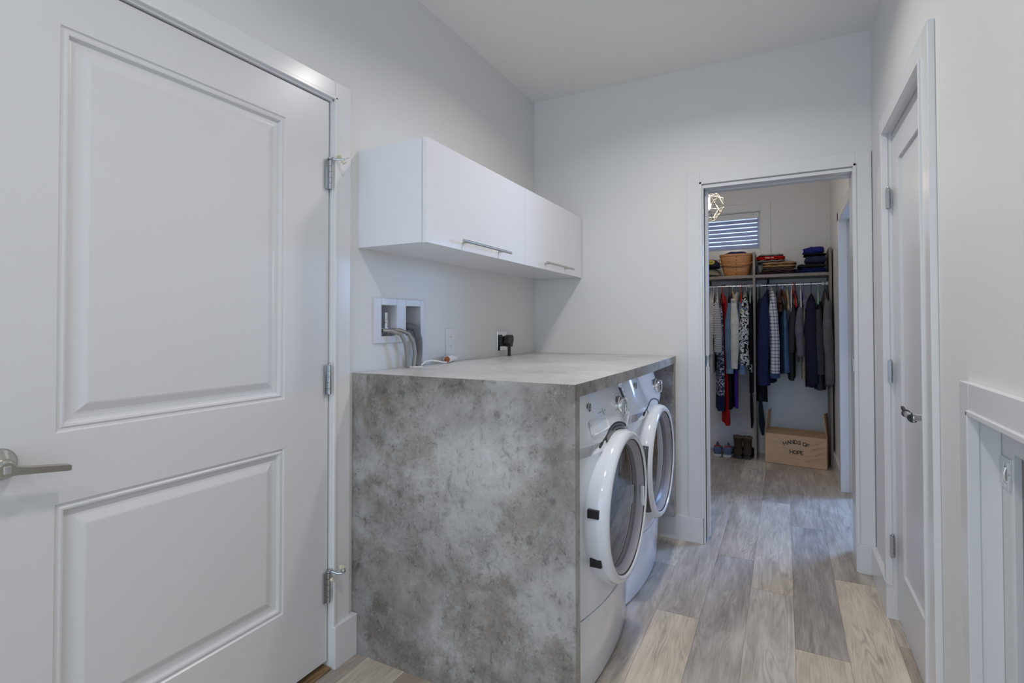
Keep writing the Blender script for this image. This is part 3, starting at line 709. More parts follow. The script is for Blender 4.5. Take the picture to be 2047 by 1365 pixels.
    kx = XP(ky, kz)
    b = MB().lathe([(0.037, -0.004), (0.037, 0.004), (0.033, 0.007), (0.031, 0.016), (0.030, 0.018), (0.025, 0.021), (0.0, 0.022)], (kx, yc + ky, kz), 'x', 48)
    kn = b.build('dial', M['chrome'], t, smooth=True, angle=40)
    b = MB().loft([[(kx + 0.024 + h, yc + ky + sy_ * wd, kz + v) for sy_ in (-1, 1)][::1] for h, wd, v in ((-0.006, 0.008, -0.030), (0.006, 0.004, -0.027), (0.009, 0.003, 0), (0.006, 0.004, 0.027), (-0.006, 0.008, 0.030))], closed=False, cap=False)
    b.build('dial_blade', M['chrome'], kn, smooth=True, solid=0.006)
    for k in range(14):
        a = PI * 0.25 + k * PI * 1.75 / 13
        yl, z = ky + 0.046 * math.cos(a), kz + 0.046 * math.sin(a)
        MB().box(XP(yl, z), XP(yl, z) + 0.0008, yc + yl - 0.002, yc + yl + 0.002, z - 0.002, z + 0.002).build('dial_mark', M['greyink'], t)
        yl, z = ky + 0.060 * math.cos(a), kz + 0.060 * math.sin(a)
        if z < 0.985 and yl < ky + 0.05: MB().box(XP(yl, z), XP(yl, z) + 0.0006, yc + yl - 0.007, yc + yl + 0.006, z - 0.0008, z + 0.0008).build('dial_print', M['greyink'], t)
    for k in range(6):
        yl = 0.296 + 0.018 * (k % 2); z = 0.965 - 0.022 * (k // 2)
        xx = XP(yl, z)
        MB().lathe([(0, 0), (0.006, 0), (0.005, 0.004), (0, 0.005)], (xx, yc + yl, z), 'x', 16).build('button', M['chrome'], t, smooth=True)
    b = MB()
    for k in range(5): b.box(XP(0.27, 0.9) , XP(0.27, 0.9) + 0.001, yc + 0.255, yc + 0.285, 0.895 - k * 0.01, 0.8965 - k * 0.01)
    b.build('panel_print', M['greyink'], t)
    if is_washer:
        # detergent drawer grip
        def dz(yl): return 0.0
        c_y0, c_y1, c_z0, c_z1 = -0.232, -0.077, 0.862, 0.902
        b = MB(); R = []
        for ins, dep in ((0, 0.0), (0.003, -0.002), (0.006, -0.010), (0.010, -0.014)):
            ring = []
            cr = 0.012
            for k in range(28):
                a = 2 * PI * k / 28
                sx, sz = (1 if math.cos(a) >= 0 else -1), (1 if math.sin(a) >= 0 else -1)
                yl = (c_y0 + c_y1) / 2 + sx * ((c_y1 - c_y0) / 2 - cr) + (cr - ins) * math.cos(a) + 0
                z = (c_z0 + c_z1) / 2 + sz * ((c_z1 - c_z0) / 2 - cr) + (cr - ins) * math.sin(a)
                ring.append((XP(yl, z) + 0.016 + dep, yc + yl, z))
            R.append(ring)
        # lip that stands out around a hollow
        out = [[(p[0] - 0.015, yc + (p[1] - yc + 0.1545) * 1.10 - 0.1545, 0.882 + (p[2] - 0.882) * 1.30) for p in R[0]]] + [[(p[0] - 0.0125, p[1], p[2]) for p in R[0]]] + [[(p[0] - 0.013, p[1], p[2]) for p in r_] for r_ in R[1:]]
        b.loft(out, cap=False); b.bm.faces.new([b.bm.verts.new(p) for p in out[-1]])
        b.build('drawer_grip', M['appl'], t, smooth=True, angle=50)
        b = MB()
        for k, (a, c_) in enumerate(((-0.150, -0.105), (-0.147, -0.110))):
            b.box(XP(-0.16, 0.92) + 0.001, XP(-0.16, 0.92) + 0.0022, yc + a, yc + c_, 0.921 - k * 0.008, 0.9225 - k * 0.008)
        six = [(u + 0.05, v) for u, v in [(-0.138, 0.930), (-0.144, 0.926), (-0.146, 0.918), (-0.142, 0.912), (-0.137, 0.914), (-0.137, 0.919), (-0.141, 0.921), (-0.145, 0.919)]]
        b.tube([(XP(yl, z) + 0.0006, yc + yl, z) for yl, z in six], 0.0009, 6)
        b.tube([(XP(-0.10, 0.92) + 0.0006, yc - 0.070 + 0.004 * math.cos(k * PI / 4), 0.921 + 0.004 * math.sin(k * PI / 4)) for k in range(9)], 0.0006, 6)
        b.build('panel_text', M['greyink'], t)
    return t
washer(1.877, 'white front-load washer under the counter, nearer the camera', 'washing machine', 'washing_machine', True, 0.0, 0.108)
washer(2.565, 'white front-load dryer under the counter beside the end wall', 'dryer', 'clothes_dryer', False, -0.018, 0.140)

# ------------------------------------------------------------------ laundry box, hoses, outlets
lb = thing('laundry_box', (0, 1.745, 1.24), 'white recessed washer supply box in the wall with two bays', 'laundry box')
b = wall(MB(), 'x', 0, 0.010, 1.585, 1.906, 1.152, 1.336, [(1.626, 1.720, 1.180, 1.308), (1.780, 1.882, 1.180, 1.308)])
b.build('flange', M['lbox'], lb, bevel=0.002)
b = MB()
for ya, yb in ((1.626, 1.720), (1.780, 1.882)):
    d_ = -0.085
    for q in (((0, ya, 1.18), (0, ya, 1.308), (d_, ya, 1.308), (d_, ya, 1.18)), ((0, yb, 1.18), (0, yb, 1.308), (d_, yb, 1.308), (d_, yb, 1.18)),
              ((0, ya, 1.18), (0, yb, 1.18), (d_, yb, 1.18), (d_, ya, 1.18)), ((0, ya, 1.308), (0, yb, 1.308), (d_, yb, 1.308), (d_, ya, 1.308)),
              ((d_, ya, 1.18), (d_, yb, 1.18), (d_, yb, 1.308), (d_, ya, 1.308))):
        b.bm.faces.new([b.bm.verts.new(p) for p in q])
b.build('bay_liner', M['lbox'], lb)
b = MB().lathe([(0, 0), (0.010, 0), (0.010, 0.012), (0.008, 0.014), (0.0095, 0.020), (0.0095, 0.056), (0, 0.056)], (-0.018, 1.682, 1.222), 'z', 20)
b.tube([(-0.080, 1.682, 1.208), (-0.018, 1.682, 1.208), (-0.006, 1.650, 1.203)], 0.008, 12)
b.tube([(-0.018, 1.682, 1.208), (-0.018, 1.682, 1.225)], 0.009, 12)
b.tube([(-0.018, 1.682, 1.208), (-0.012, 1.700, 1.203)], 0.008, 12)
for yy in (1.645, 1.704): b.lathe([(0, 0), (0.011, 0), (0.011, 0.014), (0, 0.014)], (-0.014, yy, 1.203), 'x', 6)
b.build('valve', M['chrome'], lb, smooth=True, angle=30)
tag(MB().tube([(0.002, 1.646, 1.203), (0.030, 1.662, 1.203), (0.052, 1.695, 1.188), (0.056, 1.720, 1.150), (0.052, 1.736, 1.100), (0.048, 1.742, 1.050)], 0.0085, 14).build('supply_hose', M['braid'], smooth=True), 'braided steel supply hose leaving the laundry box, the front one', 'hose', 'braided supply hoses')
tag(MB().tube([(0.002, 1.705, 1.204), (0.024, 1.722, 1.204), (0.045, 1.752, 1.190), (0.052, 1.778, 1.150), (0.050, 1.790, 1.105), (0.046, 1.786, 1.050)], 0.0085, 14).build('supply_hose', M['braid'], smooth=True), 'braided steel supply hose beside the grey drain hose', 'hose', 'braided supply hoses')
pp = []
for k in range(40):
    t_ = k / 39
    P_ = [Vector((-0.05, 1.800, 1.190)), Vector((-0.005, 1.806, 1.222)), Vector((0.020, 1.828, 1.215)), Vector((0.034, 1.838, 1.16)), Vector((0.036, 1.836, 1.10)), Vector((0.036, 1.815, 1.0505))]
    s_ = t_ * 5; i = min(4, int(s_)); f_ = s_ - i
    pp.append(P_[i].lerp(P_[i + 1], f_))
for _ in range(2): pp = [pp[0]] + [(pp[i - 1] + pp[i] * 2 + pp[i + 1]) / 4 for i in range(1, 39)] + [pp[-1]]
tag(MB().tube(pp, [0.0150 + 0.0012 * (k % 2) for k in range(40)], 16).build('drain_hose', M['hose'], smooth=True), 'dark grey corrugated drain hose hooked into the laundry box', 'hose')
tag(MB().tube([(0.012, 1.875, 1.046), (0.012, 1.875, 1.172)], 0.0125, 16).build('standpipe', M['beige'], smooth=True, bevel=0.002), 'beige upright pipe against the wall behind the drain hose', 'pipe')
def cover(yc_, zc_, m_, label, w_=0.07, h_=0.115):
    o = thing('wall_outlet', (0, yc_, zc_), label, 'outlet')
    MB().box(0.0, 0.005, yc_ - w_ / 2, yc_ + w_ / 2, zc_ - h_ / 2, zc_ + h_ / 2).build('cover_plate', m_, o, bevel=0.0015)
    return o
o1 = cover(2.125, 1.142, M['wplast'], 'white duplex outlet above the white cord adaptor', 0.075, 0.13)
for dz_ in (0.022, -0.022):
    s_ = MB().box(0.005, 0.0065, 2.108, 2.142, 1.142 + dz_ - 0.014, 1.142 + dz_ + 0.014).build('socket', M['wplast'], o1, bevel=0.0008)
    b = MB().box(0.0065, 0.007, 2.117, 2.1195, 1.142 + dz_ - 0.002, 1.142 + dz_ + 0.007); b.box(0.0065, 0.007, 2.1305, 2.133, 1.142 + dz_ - 0.002, 1.142 + dz_ + 0.007)
    b.lathe([(0, 0), (0.0022, 0), (0.0022, 0.0005), (0, 0.0005)], (0.0065, 2.125, 1.142 + dz_ - 0.008), 'x', 8); b.build('slots', M['greyink'], s_)
o2 = cover(2.656, 1.134, M['chrome'], 'steel dryer outlet plate with a black plug in it', 0.118, 0.112)
pg = thing('power_plug', (0.02, 2.665, 1.13), 'black right-angle dryer plug with its cord going into the counter', 'plug')
MB().lathe([(0.0, 0.005), (0.030, 0.005), (0.030, 0.022), (0, 0.022)], (0.0, 2.650, 1.132), 'x', 24).build('socket_face', M['black'], pg, smooth=True)
b = MB().prism([(2.632, 1.118), (2.636, 1.158), (2.655, 1.168), (2.690, 1.168), (2.702, 1.155), (2.702, 1.135), (2.692, 1.118), (2.690, 1.100), (2.655, 1.100), (2.652, 1.118)], 'x', 0.024, 0.056)
b.build('plug_body', M['black'], pg, bevel=0.004)
MB().tube([(0.040, 2.672, 1.102), (0.040, 2.672, 1.047)], 0.0095, 12).build('cord', M['black'], pg, smooth=True)
ad = thing('cord_adaptor', (0.04, 2.08, 1.046), 'white round cord end with an orange face lying on the counter', 'adaptor')
MB().tube([(0.050, 2.030, 1.064), (0.030, 2.085, 1.066), (0.016, 2.15, 1.062)], [0.017, 0.017, 0.012], 20).build('adaptor_body', M['wplast'], ad, smooth=True)
MB().tube([(0.0508, 2.028, 1.064), (0.0500, 2.0305, 1.064)], 0.014, 20).build('adaptor_face', M['copper'], ad, smooth=True)
MB().tube([(0.046, 1.838, 1.050), (0.050, 1.862, 1.064), (0.056, 1.90, 1.068), (0.060, 1.95, 1.060), (0.056, 2.00, 1.0515), (0.044, 2.045, 1.051)], 0.004, 10).build('cord', M['wplast'], ad, smooth=True)

# ------------------------------------------------------------------ closet: shelving
SX0 = -0.35
su = thing('closet_shelving', (0.7, 5.38, 0), 'taupe laminate closet shelving with uprights and one long shelf', 'shelving')
for xx in (1.203, 1.798): MB().box(xx, xx + 0.020, 5.22, 5.53, 0, 1.888).build('upright', M['shelfwood'], su, bevel=0.001)
MB().box(SX0, SX0 + 0.02, 5.22, 5.53, 0, 1.888).build('upright', M['shelfwood'], su, bevel=0.001)
MB().box(1.223, 1.798, 5.225, 5.53, 1.652, 1.678).build('shelf', M['shelfwood'], su, bevel=0.001)
MB().box(SX0 + 0.02, 1.203, 5.225, 5.53, 1.652, 1.678).build('shelf', M['shelfwood'], su, bevel=0.001)
for xx in (0.80, 1.315): MB().prism([(5.53, 1.652), (5.53, 1.60), (5.50, 1.61), (5.44, 1.652)], 'x', xx, xx + 0.016).build('shelf_bracket', M['black'], su)
RY = 5.345; RZ = 1.588
rodm = mat('closet_rod_steel', (0.80, 0.80, 0.80), 0.25, 0.85)
for i, (xa, xb) in enumerate(((SX0 + 0.02, 1.203), (1.223, 1.798))):
    o = thing('closet_rod', ((xa + xb) / 2, RY, RZ), ['shiny metal closet rod left of the middle upright', 'shiny metal closet rod right of the middle upright'][i], 'clothes rod', 'closet rods')
    MB().tube([(xa, RY, RZ), (xb, RY, RZ)], 0.0135, 18).build('rod_tube', rodm, o, smooth=True)
    for xx, s_ in ((xa, 1), (xb, -1)):
        MB().tube([(xx, RY, RZ), (xx + s_ * 0.05, RY, RZ)], 0.0175, 18).build('rod_socket', M['wplast'], o, smooth=True)

# ------------------------------------------------------------------ garments and hangers
def frame(xr, tilt):
    """local frame: u axis along the hanger (positive towards the viewer), n across"""
    t_ = math.radians(tilt)
    U = Vector((math.sin(t_), -math.cos(t_), 0)); N = Vector((math.cos(t_), math.sin(t_), 0))
    return U, N
def hanger(xr, tilt, m_, label, kind='tube', z0=1.60, drop=0.10, half=0.195):
    U, N = frame(xr, tilt); b = MB(); o = Vector((xr, RY, 0))
    nz = RZ - 0.055
    hook = []
    for k in range(9):
        a = math.radians(200 - 200 * k / 8 - 10)
        hook.append(o + U * (0.0165 * math.cos(a)) + Vector((0, 0, RZ + 0.0165 * math.sin(a) + 0.0)))
    hook = hook + [o + U * 0.012 + Vector((0, 0, RZ - 0.02)), o + Vector((0, 0, nz))]
    t_ = thing('clothes_hanger', (xr, RY, RZ), label, 'hanger', 'hangers on the closet rods')
    hb = MB(); hb.tube(hook, 0.0026 if kind != 'fat' else 0.004, 8)
    hb.build('hook', M['chrome'] if kind in ('wood', 'wire') else m_, t_, smooth=True)
    sh = [o + U * (half * s_) + Vector((0, 0, nz - drop * abs(s_) ** 1.3)) for s_ in (-1, -0.8, -0.55, -0.3, -0.1, 0, 0.1, 0.3, 0.55, 0.8, 1)]
    rr = {'tube': 0.0055, 'wood': (0.010, 0.016), 'wire': 0.002, 'fat': (0.008, 0.014), 'flat': (0.0035, 0.012)}[kind]
    b.tube(sh, [rr] * 11, 10, flat=tuple(N))
    if kind in ('tube', 'wire'):
        b.tube([sh[0], sh[0] - U * -0.01 + Vector((0, 0, -0.012)), sh[-1] - U * 0.01 + Vector((0, 0, -0.012)), sh[-1]], 0.004 if kind == 'tube' else 0.002, 8)
    b.build('shoulder_bar', m_, t_, smooth=True)
    return t_
def garment(name, label, cat, xr, tilt, fab, zt, zb, half=0.185, thick=0.022, sleeve=None, lean=0.0, flare=0.0, hemfab=None, neck=0.055, seed=1, mid=None, group=None, drop=0.09, sl_r=0.030, fold=0.25, collar=None, slfab=None, cuff=None, parts=None):
    U, N = frame(xr, tilt); rnd = random.Random(seed * 13 + 1)
    t_ = thing(name, (xr, RY, zt), label, cat, group)
    org = Vector((xr, RY, 0)); n = 28; rows = []
    p1, p2 = rnd.uniform(0, 6), rnd.uniform(0, 6)
    K = 22
    for i in range(K + 1):
        v = i / K; z = zt - (zt - zb) * v; d = zt - z
        if d < drop: hw = neck + (half - neck) * (d / drop) ** 0.75
        else: hw = half + flare * (d - drop) / max(0.01, (zt - zb - drop))
        hw = min(hw, 0.20)
        th = (0.010 + (thick - 0.010) * min(1, d / (drop * 0.9))) * (1 + 0.25 * v)
        if i == 0: th *= 0.6
        ring = []
        for j in range(n):
            a = 2 * PI * j / n; c, s_ = math.cos(a), math.sin(a)
            u = hw * (abs(c) ** 0.8) * (1 if c > 0 else -1)
            wv = fold * min(1, d / 0.3) * (math.sin(u * 55 + p1 + z * 2.2) * 0.6 + math.sin(u * 31 + p2 - z * 3) * 0.5)
            q = th * (abs(s_) ** 0.7) * (1 if s_ > 0 else -1) + th * wv
            zz = z - (0.012 * math.sin(u * 22 + p2) if i == K else 0)
            ring.append(org + U * u + N * (q + lean * d) + Vector((0, 0, zz)))
        rows.append(ring)
    def cut(a, b_): return rows[a:b_ + 1]
    if hemfab is None: MB().loft(rows).build('body', fab, t_, smooth=True, angle=80)
    else:
        k = hemfab[0]; MB().loft(cut(0, k)).build('body', fab, t_, smooth=True, angle=80); MB().loft(cut(k, K)).build(hemfab[2], hemfab[1], t_, smooth=True, angle=80)
    if sleeve:
        for s_ in (1, -1):
            pts = []; rr = []
            top = Vector((0, 0, zt - drop * 0.75))
            for k in range(9):
                f_ = k / 8; d = f_ * (zt - drop * 0.75 - sleeve)
                u = (half - 0.018 + 0.022 * math.sin(f_ * PI * 0.6)) * s_
                off = N * (lean * (d + drop) + 0.006 * math.sin(f_ * 5 + p1)) - U * (s_ * 0.0)
                pts.append(org + U * u + off + top - Vector((0, 0, d)))
                r_ = sl_r * (0.55 + 0.55 * min(1, f_ * 3)) * (1 - 0.22 * f_) * (1 + 0.06 * math.sin(f_ * 17 + p2))
                rr.append((r_, r_ * 0.75))
            sl = MB().tube(pts, rr, 14, flat=tuple(N)).build('sleeve', slfab or fab, t_, smooth=True, angle=80)
            if cuff and s_ == 1:
                e_ = pts[-1]
                MB().tube([e_ + Vector((0, 0, 0.03)), e_ + Vector((0, 0, -0.012))], [(rr[-1][0] * 1.12, rr[-1][1] * 1.15)] * 2, 14, flat=tuple(N)).build('cuff', cuff, sl, smooth=True)
    if collar:
        b = MB()
        for s_ in (1, -1):
            b.tube([org + U * (0.02 * s_) + Vector((0, 0, zt + 0.012)), org + U * (neck * s_) + N * 0.012 + Vector((0, 0, zt - 0.01)), org + U * (neck * 0.6 * s_) + N * 0.022 + Vector((0, 0, zt - 0.08))], [(0.004, 0.012), (0.006, 0.02), (0.003, 0.008)], 8, flat=tuple(N))
        b.build('collar', collar, t_, smooth=True)
    return t_
navy = (0.022, 0.028, 0.075); white_ = (0.62, 0.62, 0.64); blackc = (0.008, 0.008, 0.010)
GL = 'garments on the left closet rod'; GR = 'garments on the right closet rod'
garment('long_coat', 'long beige garment hanging farthest left on the closet rod', 'coat', 0.838, 3, fabric((0.50, 0.45, 0.40)), 1.545, 0.78, thick=0.022, sleeve=0.95, lean=0.0, group=GL, seed=1)
garment('blouse', 'black and white zigzag patterned blouse next to the red dress', 'blouse', 0.872, 10, fabric((0.02, 0.02, 0.025), 'herring', (0.75, 0.75, 0.75)), 1.50, 0.96, thick=0.018, sleeve=0.97, sl_r=0.040, group=GL, seed=2)
garment('dress', 'navy and white speckled dress with a dark navy hem', 'dress', 0.905, 9, fabric((0.016, 0.022, 0.07), 'paisley', (0.50, 0.52, 0.58)), 1.44, 0.43, thick=0.030, lean=0.004, hemfab=(19, fabric((0.012, 0.018, 0.06)), 'hem'), group=GL, seed=3, half=0.17, flare=0.02)
garment('dress', 'bright red dress with its hem showing below the navy one', 'dress', 0.948, 12, fabric((0.42, 0.012, 0.015)), 1.50, 0.300, thick=0.018, lean=0.006, group=GL, seed=4, half=0.155, flare=0.0, fold=0.6)
garment('dress', 'plain black dress between the red and the purple ones', 'dress', 0.994, 6, fabric((0.010, 0.009, 0.010)), 1.50, 0.445, thick=0.018, group=GL, seed=5, half=0.17)
garment('dress', 'deep purple dress left of the upright, behind the denim sleeve', 'dress', 1.020, 12, fabric((0.06, 0.018, 0.20)), 1.48, 0.46, thick=0.016, lean=0.012, group=GL, seed=6, half=0.17, flare=0.02)
garment('denim_shirt', 'faded blue denim shirt with rolled cuffs left of the cream jacket', 'shirt', 1.032, -9, fabric((0.12, 0.18, 0.27)), 1.49, 0.80, thick=0.014, sleeve=0.79, sl_r=0.032, cuff=fabric((0.17, 0.24, 0.33)), group=GL, seed=7)
garment('jacket', 'cream white jacket with long sleeve on the left closet rod', 'jacket', 1.070, -7, fabric((0.62, 0.59, 0.52)), 1.53, 0.86, thick=0.020, sleeve=0.825, sl_r=0.040, group=GL, seed=8)
garment('denim_shirt', 'blue denim shirt mostly hidden behind the floral blouse', 'shirt', 1.100, 4, fabric((0.10, 0.16, 0.25)), 1.50, 0.85, thick=0.014, sleeve=0.785, sl_r=0.030, cuff=fabric((0.14, 0.21, 0.30)), group=GL, seed=9)
garment('blouse', 'black, white, blue and green floral blouse beside the middle upright', 'blouse', 1.142, -3, fabric((0.02, 0.018, 0.015), 'floral', (0.68, 0.68, 0.66)), 1.54, 0.85, thick=0.022, sleeve=0.86, sl_r=0.044, group=GL, seed=10)
garment('dress', 'black dress with white diamond pattern above its plain hem', 'dress', 1.178, 2, fabric((0.008, 0.008, 0.009)), 1.51, 0.80, thick=0.018, group=GL, seed=11, half=0.18, hemfab=(20, fabric(blackc, 'diamond', (0.6, 0.6, 0.6)), 'patterned_band'))
garment('dress', 'long plain black dress touching the middle upright', 'dress', 1.182, 3, fabric((0.007, 0.007, 0.008)), 1.46, 0.60, thick=0.014, group=GL, seed=12, half=0.165)
# black ribbons hanging low
tag(MB().tube([(1.185, 5.165, 0.63), (1.188, 5.16, 0.50), (1.192, 5.16, 0.36), (1.188, 5.16, 0.295)], [(0.010, 0.004), (0.014, 0.003), (0.013, 0.003), (0.008, 0.002)], 8, flat=(1, 0, 0)).build('sash', fabric((0.007, 0.007, 0.009)), smooth=True), 'narrow black sash hanging left of the middle upright', 'sash')
tag(MB().tube([(1.258, 5.165, 0.62), (1.262, 5.16, 0.48), (1.270, 5.16, 0.34), (1.276, 5.16, 0.24)], [(0.008, 0.004), (0.020, 0.003), (0.026, 0.003), (0.010, 0.002)], 8, flat=(1, 0, 0)).build('sash', fabric((0.010, 0.012, 0.020)), smooth=True), 'wide dark sash hanging right of the middle upright', 'sash')
garment('dress', 'black dress with flared skirt right of the middle upright', 'dress', 1.252, 3, fabric((0.008, 0.009, 0.014)), 1.47, 0.54, thick=0.030, group=GR, seed=13, half=0.175, fold=0.5, lean=0.012)
garment('blazer', 'navy blue blazer right of the middle upright', 'blazer', 1.318, -9, fabric((0.018, 0.025, 0.075)), 1.53, 0.69, thick=0.030, sleeve=0.685, sl_r=0.050, collar=fabric((0.02, 0.026, 0.07)), group=GR, seed=14)
garment('shirt', 'navy and white plaid shirt beside the navy blazer', 'shirt', 1.346, 9, fabric((0.60, 0.60, 0.62), 'plaid', (0.02, 0.025, 0.08)), 1.56, 0.80, thick=0.020, sleeve=0.765, sl_r=0.040, cuff=fabric((0.05, 0.07, 0.16)), group=GR, seed=15)
garment('blouse', 'dark brown beaded top above the folded jeans', 'blouse', 1.424, 0, fabric((0.045, 0.014, 0.010), 'beads', (0.55, 0.5, 0.45)), 1.47, 1.33, thick=0.022, half=0.17, drop=0.07, group=GR, seed=16)
garment('jeans', 'light blue jeans hanging from the closet rod', 'jeans', 1.440, 7, fabric((0.07, 0.13, 0.23)), 1.36, 0.79, thick=0.022, half=0.17, neck=0.15, drop=0.04, group=GR, seed=17, lean=0.02, fold=0.7)
garment('trousers', 'short dark grey trousers folded over a hanger', 'trousers', 1.545, -8, fabric((0.045, 0.043, 0.048)), 1.40, 0.99, thick=0.032, half=0.18, neck=0.12, drop=0.08, group=GR, seed=18, lean=-0.03, fold=0.6)
garment('trousers', 'narrow charcoal trousers below the short grey ones', 'trousers', 1.512, -2, fabric((0.03, 0.03, 0.036)), 1.34, 0.745, thick=0.020, half=0.16, neck=0.12, drop=0.05, group=GR, seed=19)
garment('shirt', 'mid grey shirt in the middle of the right closet rod', 'shirt', 1.586, -4, fabric((0.13, 0.125, 0.15)), 1.44, 0.90, thick=0.018, sleeve=0.95, sl_r=0.032, group=GR, seed=20)
garment('trousers', 'khaki tan trousers left of the dark navy jacket', 'trousers', 1.612, -2, fabric((0.30, 0.25, 0.17)), 1.38, 0.75, thick=0.018, half=0.17, neck=0.13, drop=0.05, group=GR, seed=21)
garment('jacket', 'dark navy jacket left of the grey jackets', 'jacket', 1.668, -2, fabric((0.018, 0.019, 0.040)), 1.50, 0.68, thick=0.036, sleeve=0.72, sl_r=0.052, group=GR, seed=22, neck=0.05)
garment('jacket', 'charcoal jacket between the navy and the light grey ones', 'jacket', 1.728, -4, fabric((0.055, 0.053, 0.062)), 1.42, 0.66, thick=0.030, sleeve=0.80, sl_r=0.040, group=GR, seed=23)
garment('jacket', 'light grey jacket hanging farthest right on the closet rod', 'jacket', 1.772, 4, fabric((0.15, 0.14, 0.145)), 1.50, 0.70, thick=0.018, sleeve=0.72, sl_r=0.038, group=GR, seed=24, half=0.19)
plw = mat('hanger_white_plastic', (0.75, 0.75, 0.78), 0.35); plr = mat('hanger_red_plastic', (0.60, 0.02, 0.015), 0.35); plp = mat('hanger_lilac_plastic', (0.20, 0.18, 0.42), 0.4)
plm = mat('hanger_mint_plastic', (0.35, 0.62, 0.48), 0.4); plb = mat('hanger_blue_plastic', (0.20, 0.34, 0.48), 0.4); plk = mat('hanger_black_plastic', (0.02, 0.02, 0.022), 0.4)
HL = [(0.856, 3, plw, 'white plastic hanger farthest left on the rod', 'tube'), (0.884, 8, plw, 'second white hanger from the left rod end', 'tube'),
      (0.930, 10, plr, 'red plastic hanger holding the red dress', 'tube'), (0.994, 6, plk, 'thin black hanger holding the plain black dress', 'flat'),
      (1.022, 10, M['hangwood'], 'small wooden hanger behind the denim shirt', 'wood'), (1.056, -5, plb, 'blue plastic hanger above the cream jacket', 'tube'),
      (1.102, 2, plr, 'red plastic hanger left of the floral blouse', 'tube'), (1.126, 0, plb, 'blue plastic hanger left of the floral blouse', 'tube'),
      (1.144, -3, plw, 'white hanger holding the floral blouse', 'tube'), (1.176, 2, plm, 'pale green hanger beside the middle upright', 'tube'),
      (1.252, 3, plk, 'thin black hanger right of the middle upright', 'flat'), (1.318, -9, plk, 'broad black hanger holding the navy blazer', 'flat'), (1.346, 9, M['chrome'], 'wire hanger holding the plaid shirt', 'wire'),
      (1.395, 4, plk, 'black hanger between the plaid shirt and brown top', 'flat'), (1.424, 0, M['mahog'], 'dark reddish wood hanger holding the beaded top', 'wood'), (1.440, 7, M['mahog'], 'dark reddish wood hanger holding the light blue jeans', 'wood')]
for a in HL: hanger(a[0], a[1], a[2], a[3], a[4])
hanger(1.478, 4, M['hangwood'], 'tan wooden hanger with a wide curved shoulder', 'wood', drop=0.17, half=0.17)
hanger(1.514, -2, plw, 'white plastic hanger left of the red one', 'tube', drop=0.20, half=0.15)
hanger(1.533, 6, plr, 'bright red curved hanger in the middle of the rod', 'fat', drop=0.15, half=0.15)
hanger(1.545, -8, plk, 'dark hanger carrying the short grey trousers', 'flat', drop=0.13)
hanger(1.586, 0, plw, 'white plastic hanger holding the mid grey shirt', 'tube', drop=0.17, half=0.16)
hanger(1.607, 3, plp, 'lilac plastic hanger above the khaki trousers', 'tube', drop=0.16, half=0.17)
hanger(1.668, -2, plk, 'broad black hanger holding the dark navy jacket', 'flat', drop=0.08)
hanger(1.722, -3, plm, 'mint green plastic hanger above the charcoal jacket', 'tube', drop=0.12)
hanger(1.772, 4, plk, 'black hanger holding the light grey jacket', 'flat')

# ------------------------------------------------------------------ shelf contents
ZS = 1.678
# basket
bk = thing('wicker_basket', (1.058, 5.38, ZS), 'woven maple basket with a wooden band on the closet shelf', 'basket')
bm_ = bmesh.new(); uvl = bm_.loops.layers.uv.new('plank')
def sqring(hx, hy, z, n=48, p=0.45):
    out = []
    for j in range(n):
        a = 2 * PI * j / n; c, s_ = math.cos(a), math.sin(a)
        out.append((1.058 + hx * (abs(c) ** p) * (1 if c > 0 else -1), 5.38 + hy * (abs(s_) ** p) * (1 if s_ > 0 else -1), z))
    return out
lv = [(0.100, 0.085, 0.0), (0.106, 0.090, 0.01), (0.118, 0.100, 0.06), (0.130, 0.110, 0.12), (0.140, 0.118, 0.18), (0.143, 0.120, 0.205)]
Rv = [[bm_.verts.new(p) for p in sqring(hx, hy, ZS + 0.001 + z)] for hx, hy, z in lv]
for i in range(len(Rv) - 1):
    for j in range(48):
        f = bm_.faces.new((Rv[i][j], Rv[i][(j + 1) % 48], Rv[i + 1][(j + 1) % 48], Rv[i + 1][j]))
        for lp, (a, c_) in zip(f.loops, ((j, lv[i][2]), (j + 1, lv[i][2]), (j + 1, lv[i + 1][2]), (j, lv[i + 1][2]))): lp[uvl].uv = (a * 0.0173, c_)
bm_.faces.new(Rv[0][::-1])
ww = MB(); ww.bm.free(); ww.bm = bm_
ww.build('woven_body', M['basket'], bk, smooth=True, solid=0.004)
def band(z, grow, h, name):
    b = MB(); hx = 0.106 + 0.038 * z / 0.2 + grow; hy = 0.090 + 0.031 * z / 0.2 + grow
    R = [sqring(hx, hy, ZS + z - h / 2), sqring(hx + 0.004, hy + 0.004, ZS + z - h / 2), sqring(hx + 0.005, hy + 0.005, ZS + z + h / 2), sqring(hx, hy, ZS + z + h / 2)]
    b.loft(R, loop=True, cap=False); return b.build(name, M['basketrim'], bk, smooth=True)
band(0.198, 0.001, 0.018, 'rim_band'); 
b = MB(); pts = []
for k in range(25):
    a = PI * k / 24
    pts.append((1.058 - 0.152 * math.cos(a), 5.38 - 0.128 * abs(math.sin(a)) ** 0.5 - 0.010 * math.sin(a), ZS + 0.165 - 0.070 * math.sin(a) ** 0.6 if 0 < k < 24 else ZS + 0.165))
b.tube(pts, [(0.010, 0.0025)] * 25, 8, flat=(0, 0, 1)); b.build('swing_handle', M['basketrim'], bk, smooth=True)
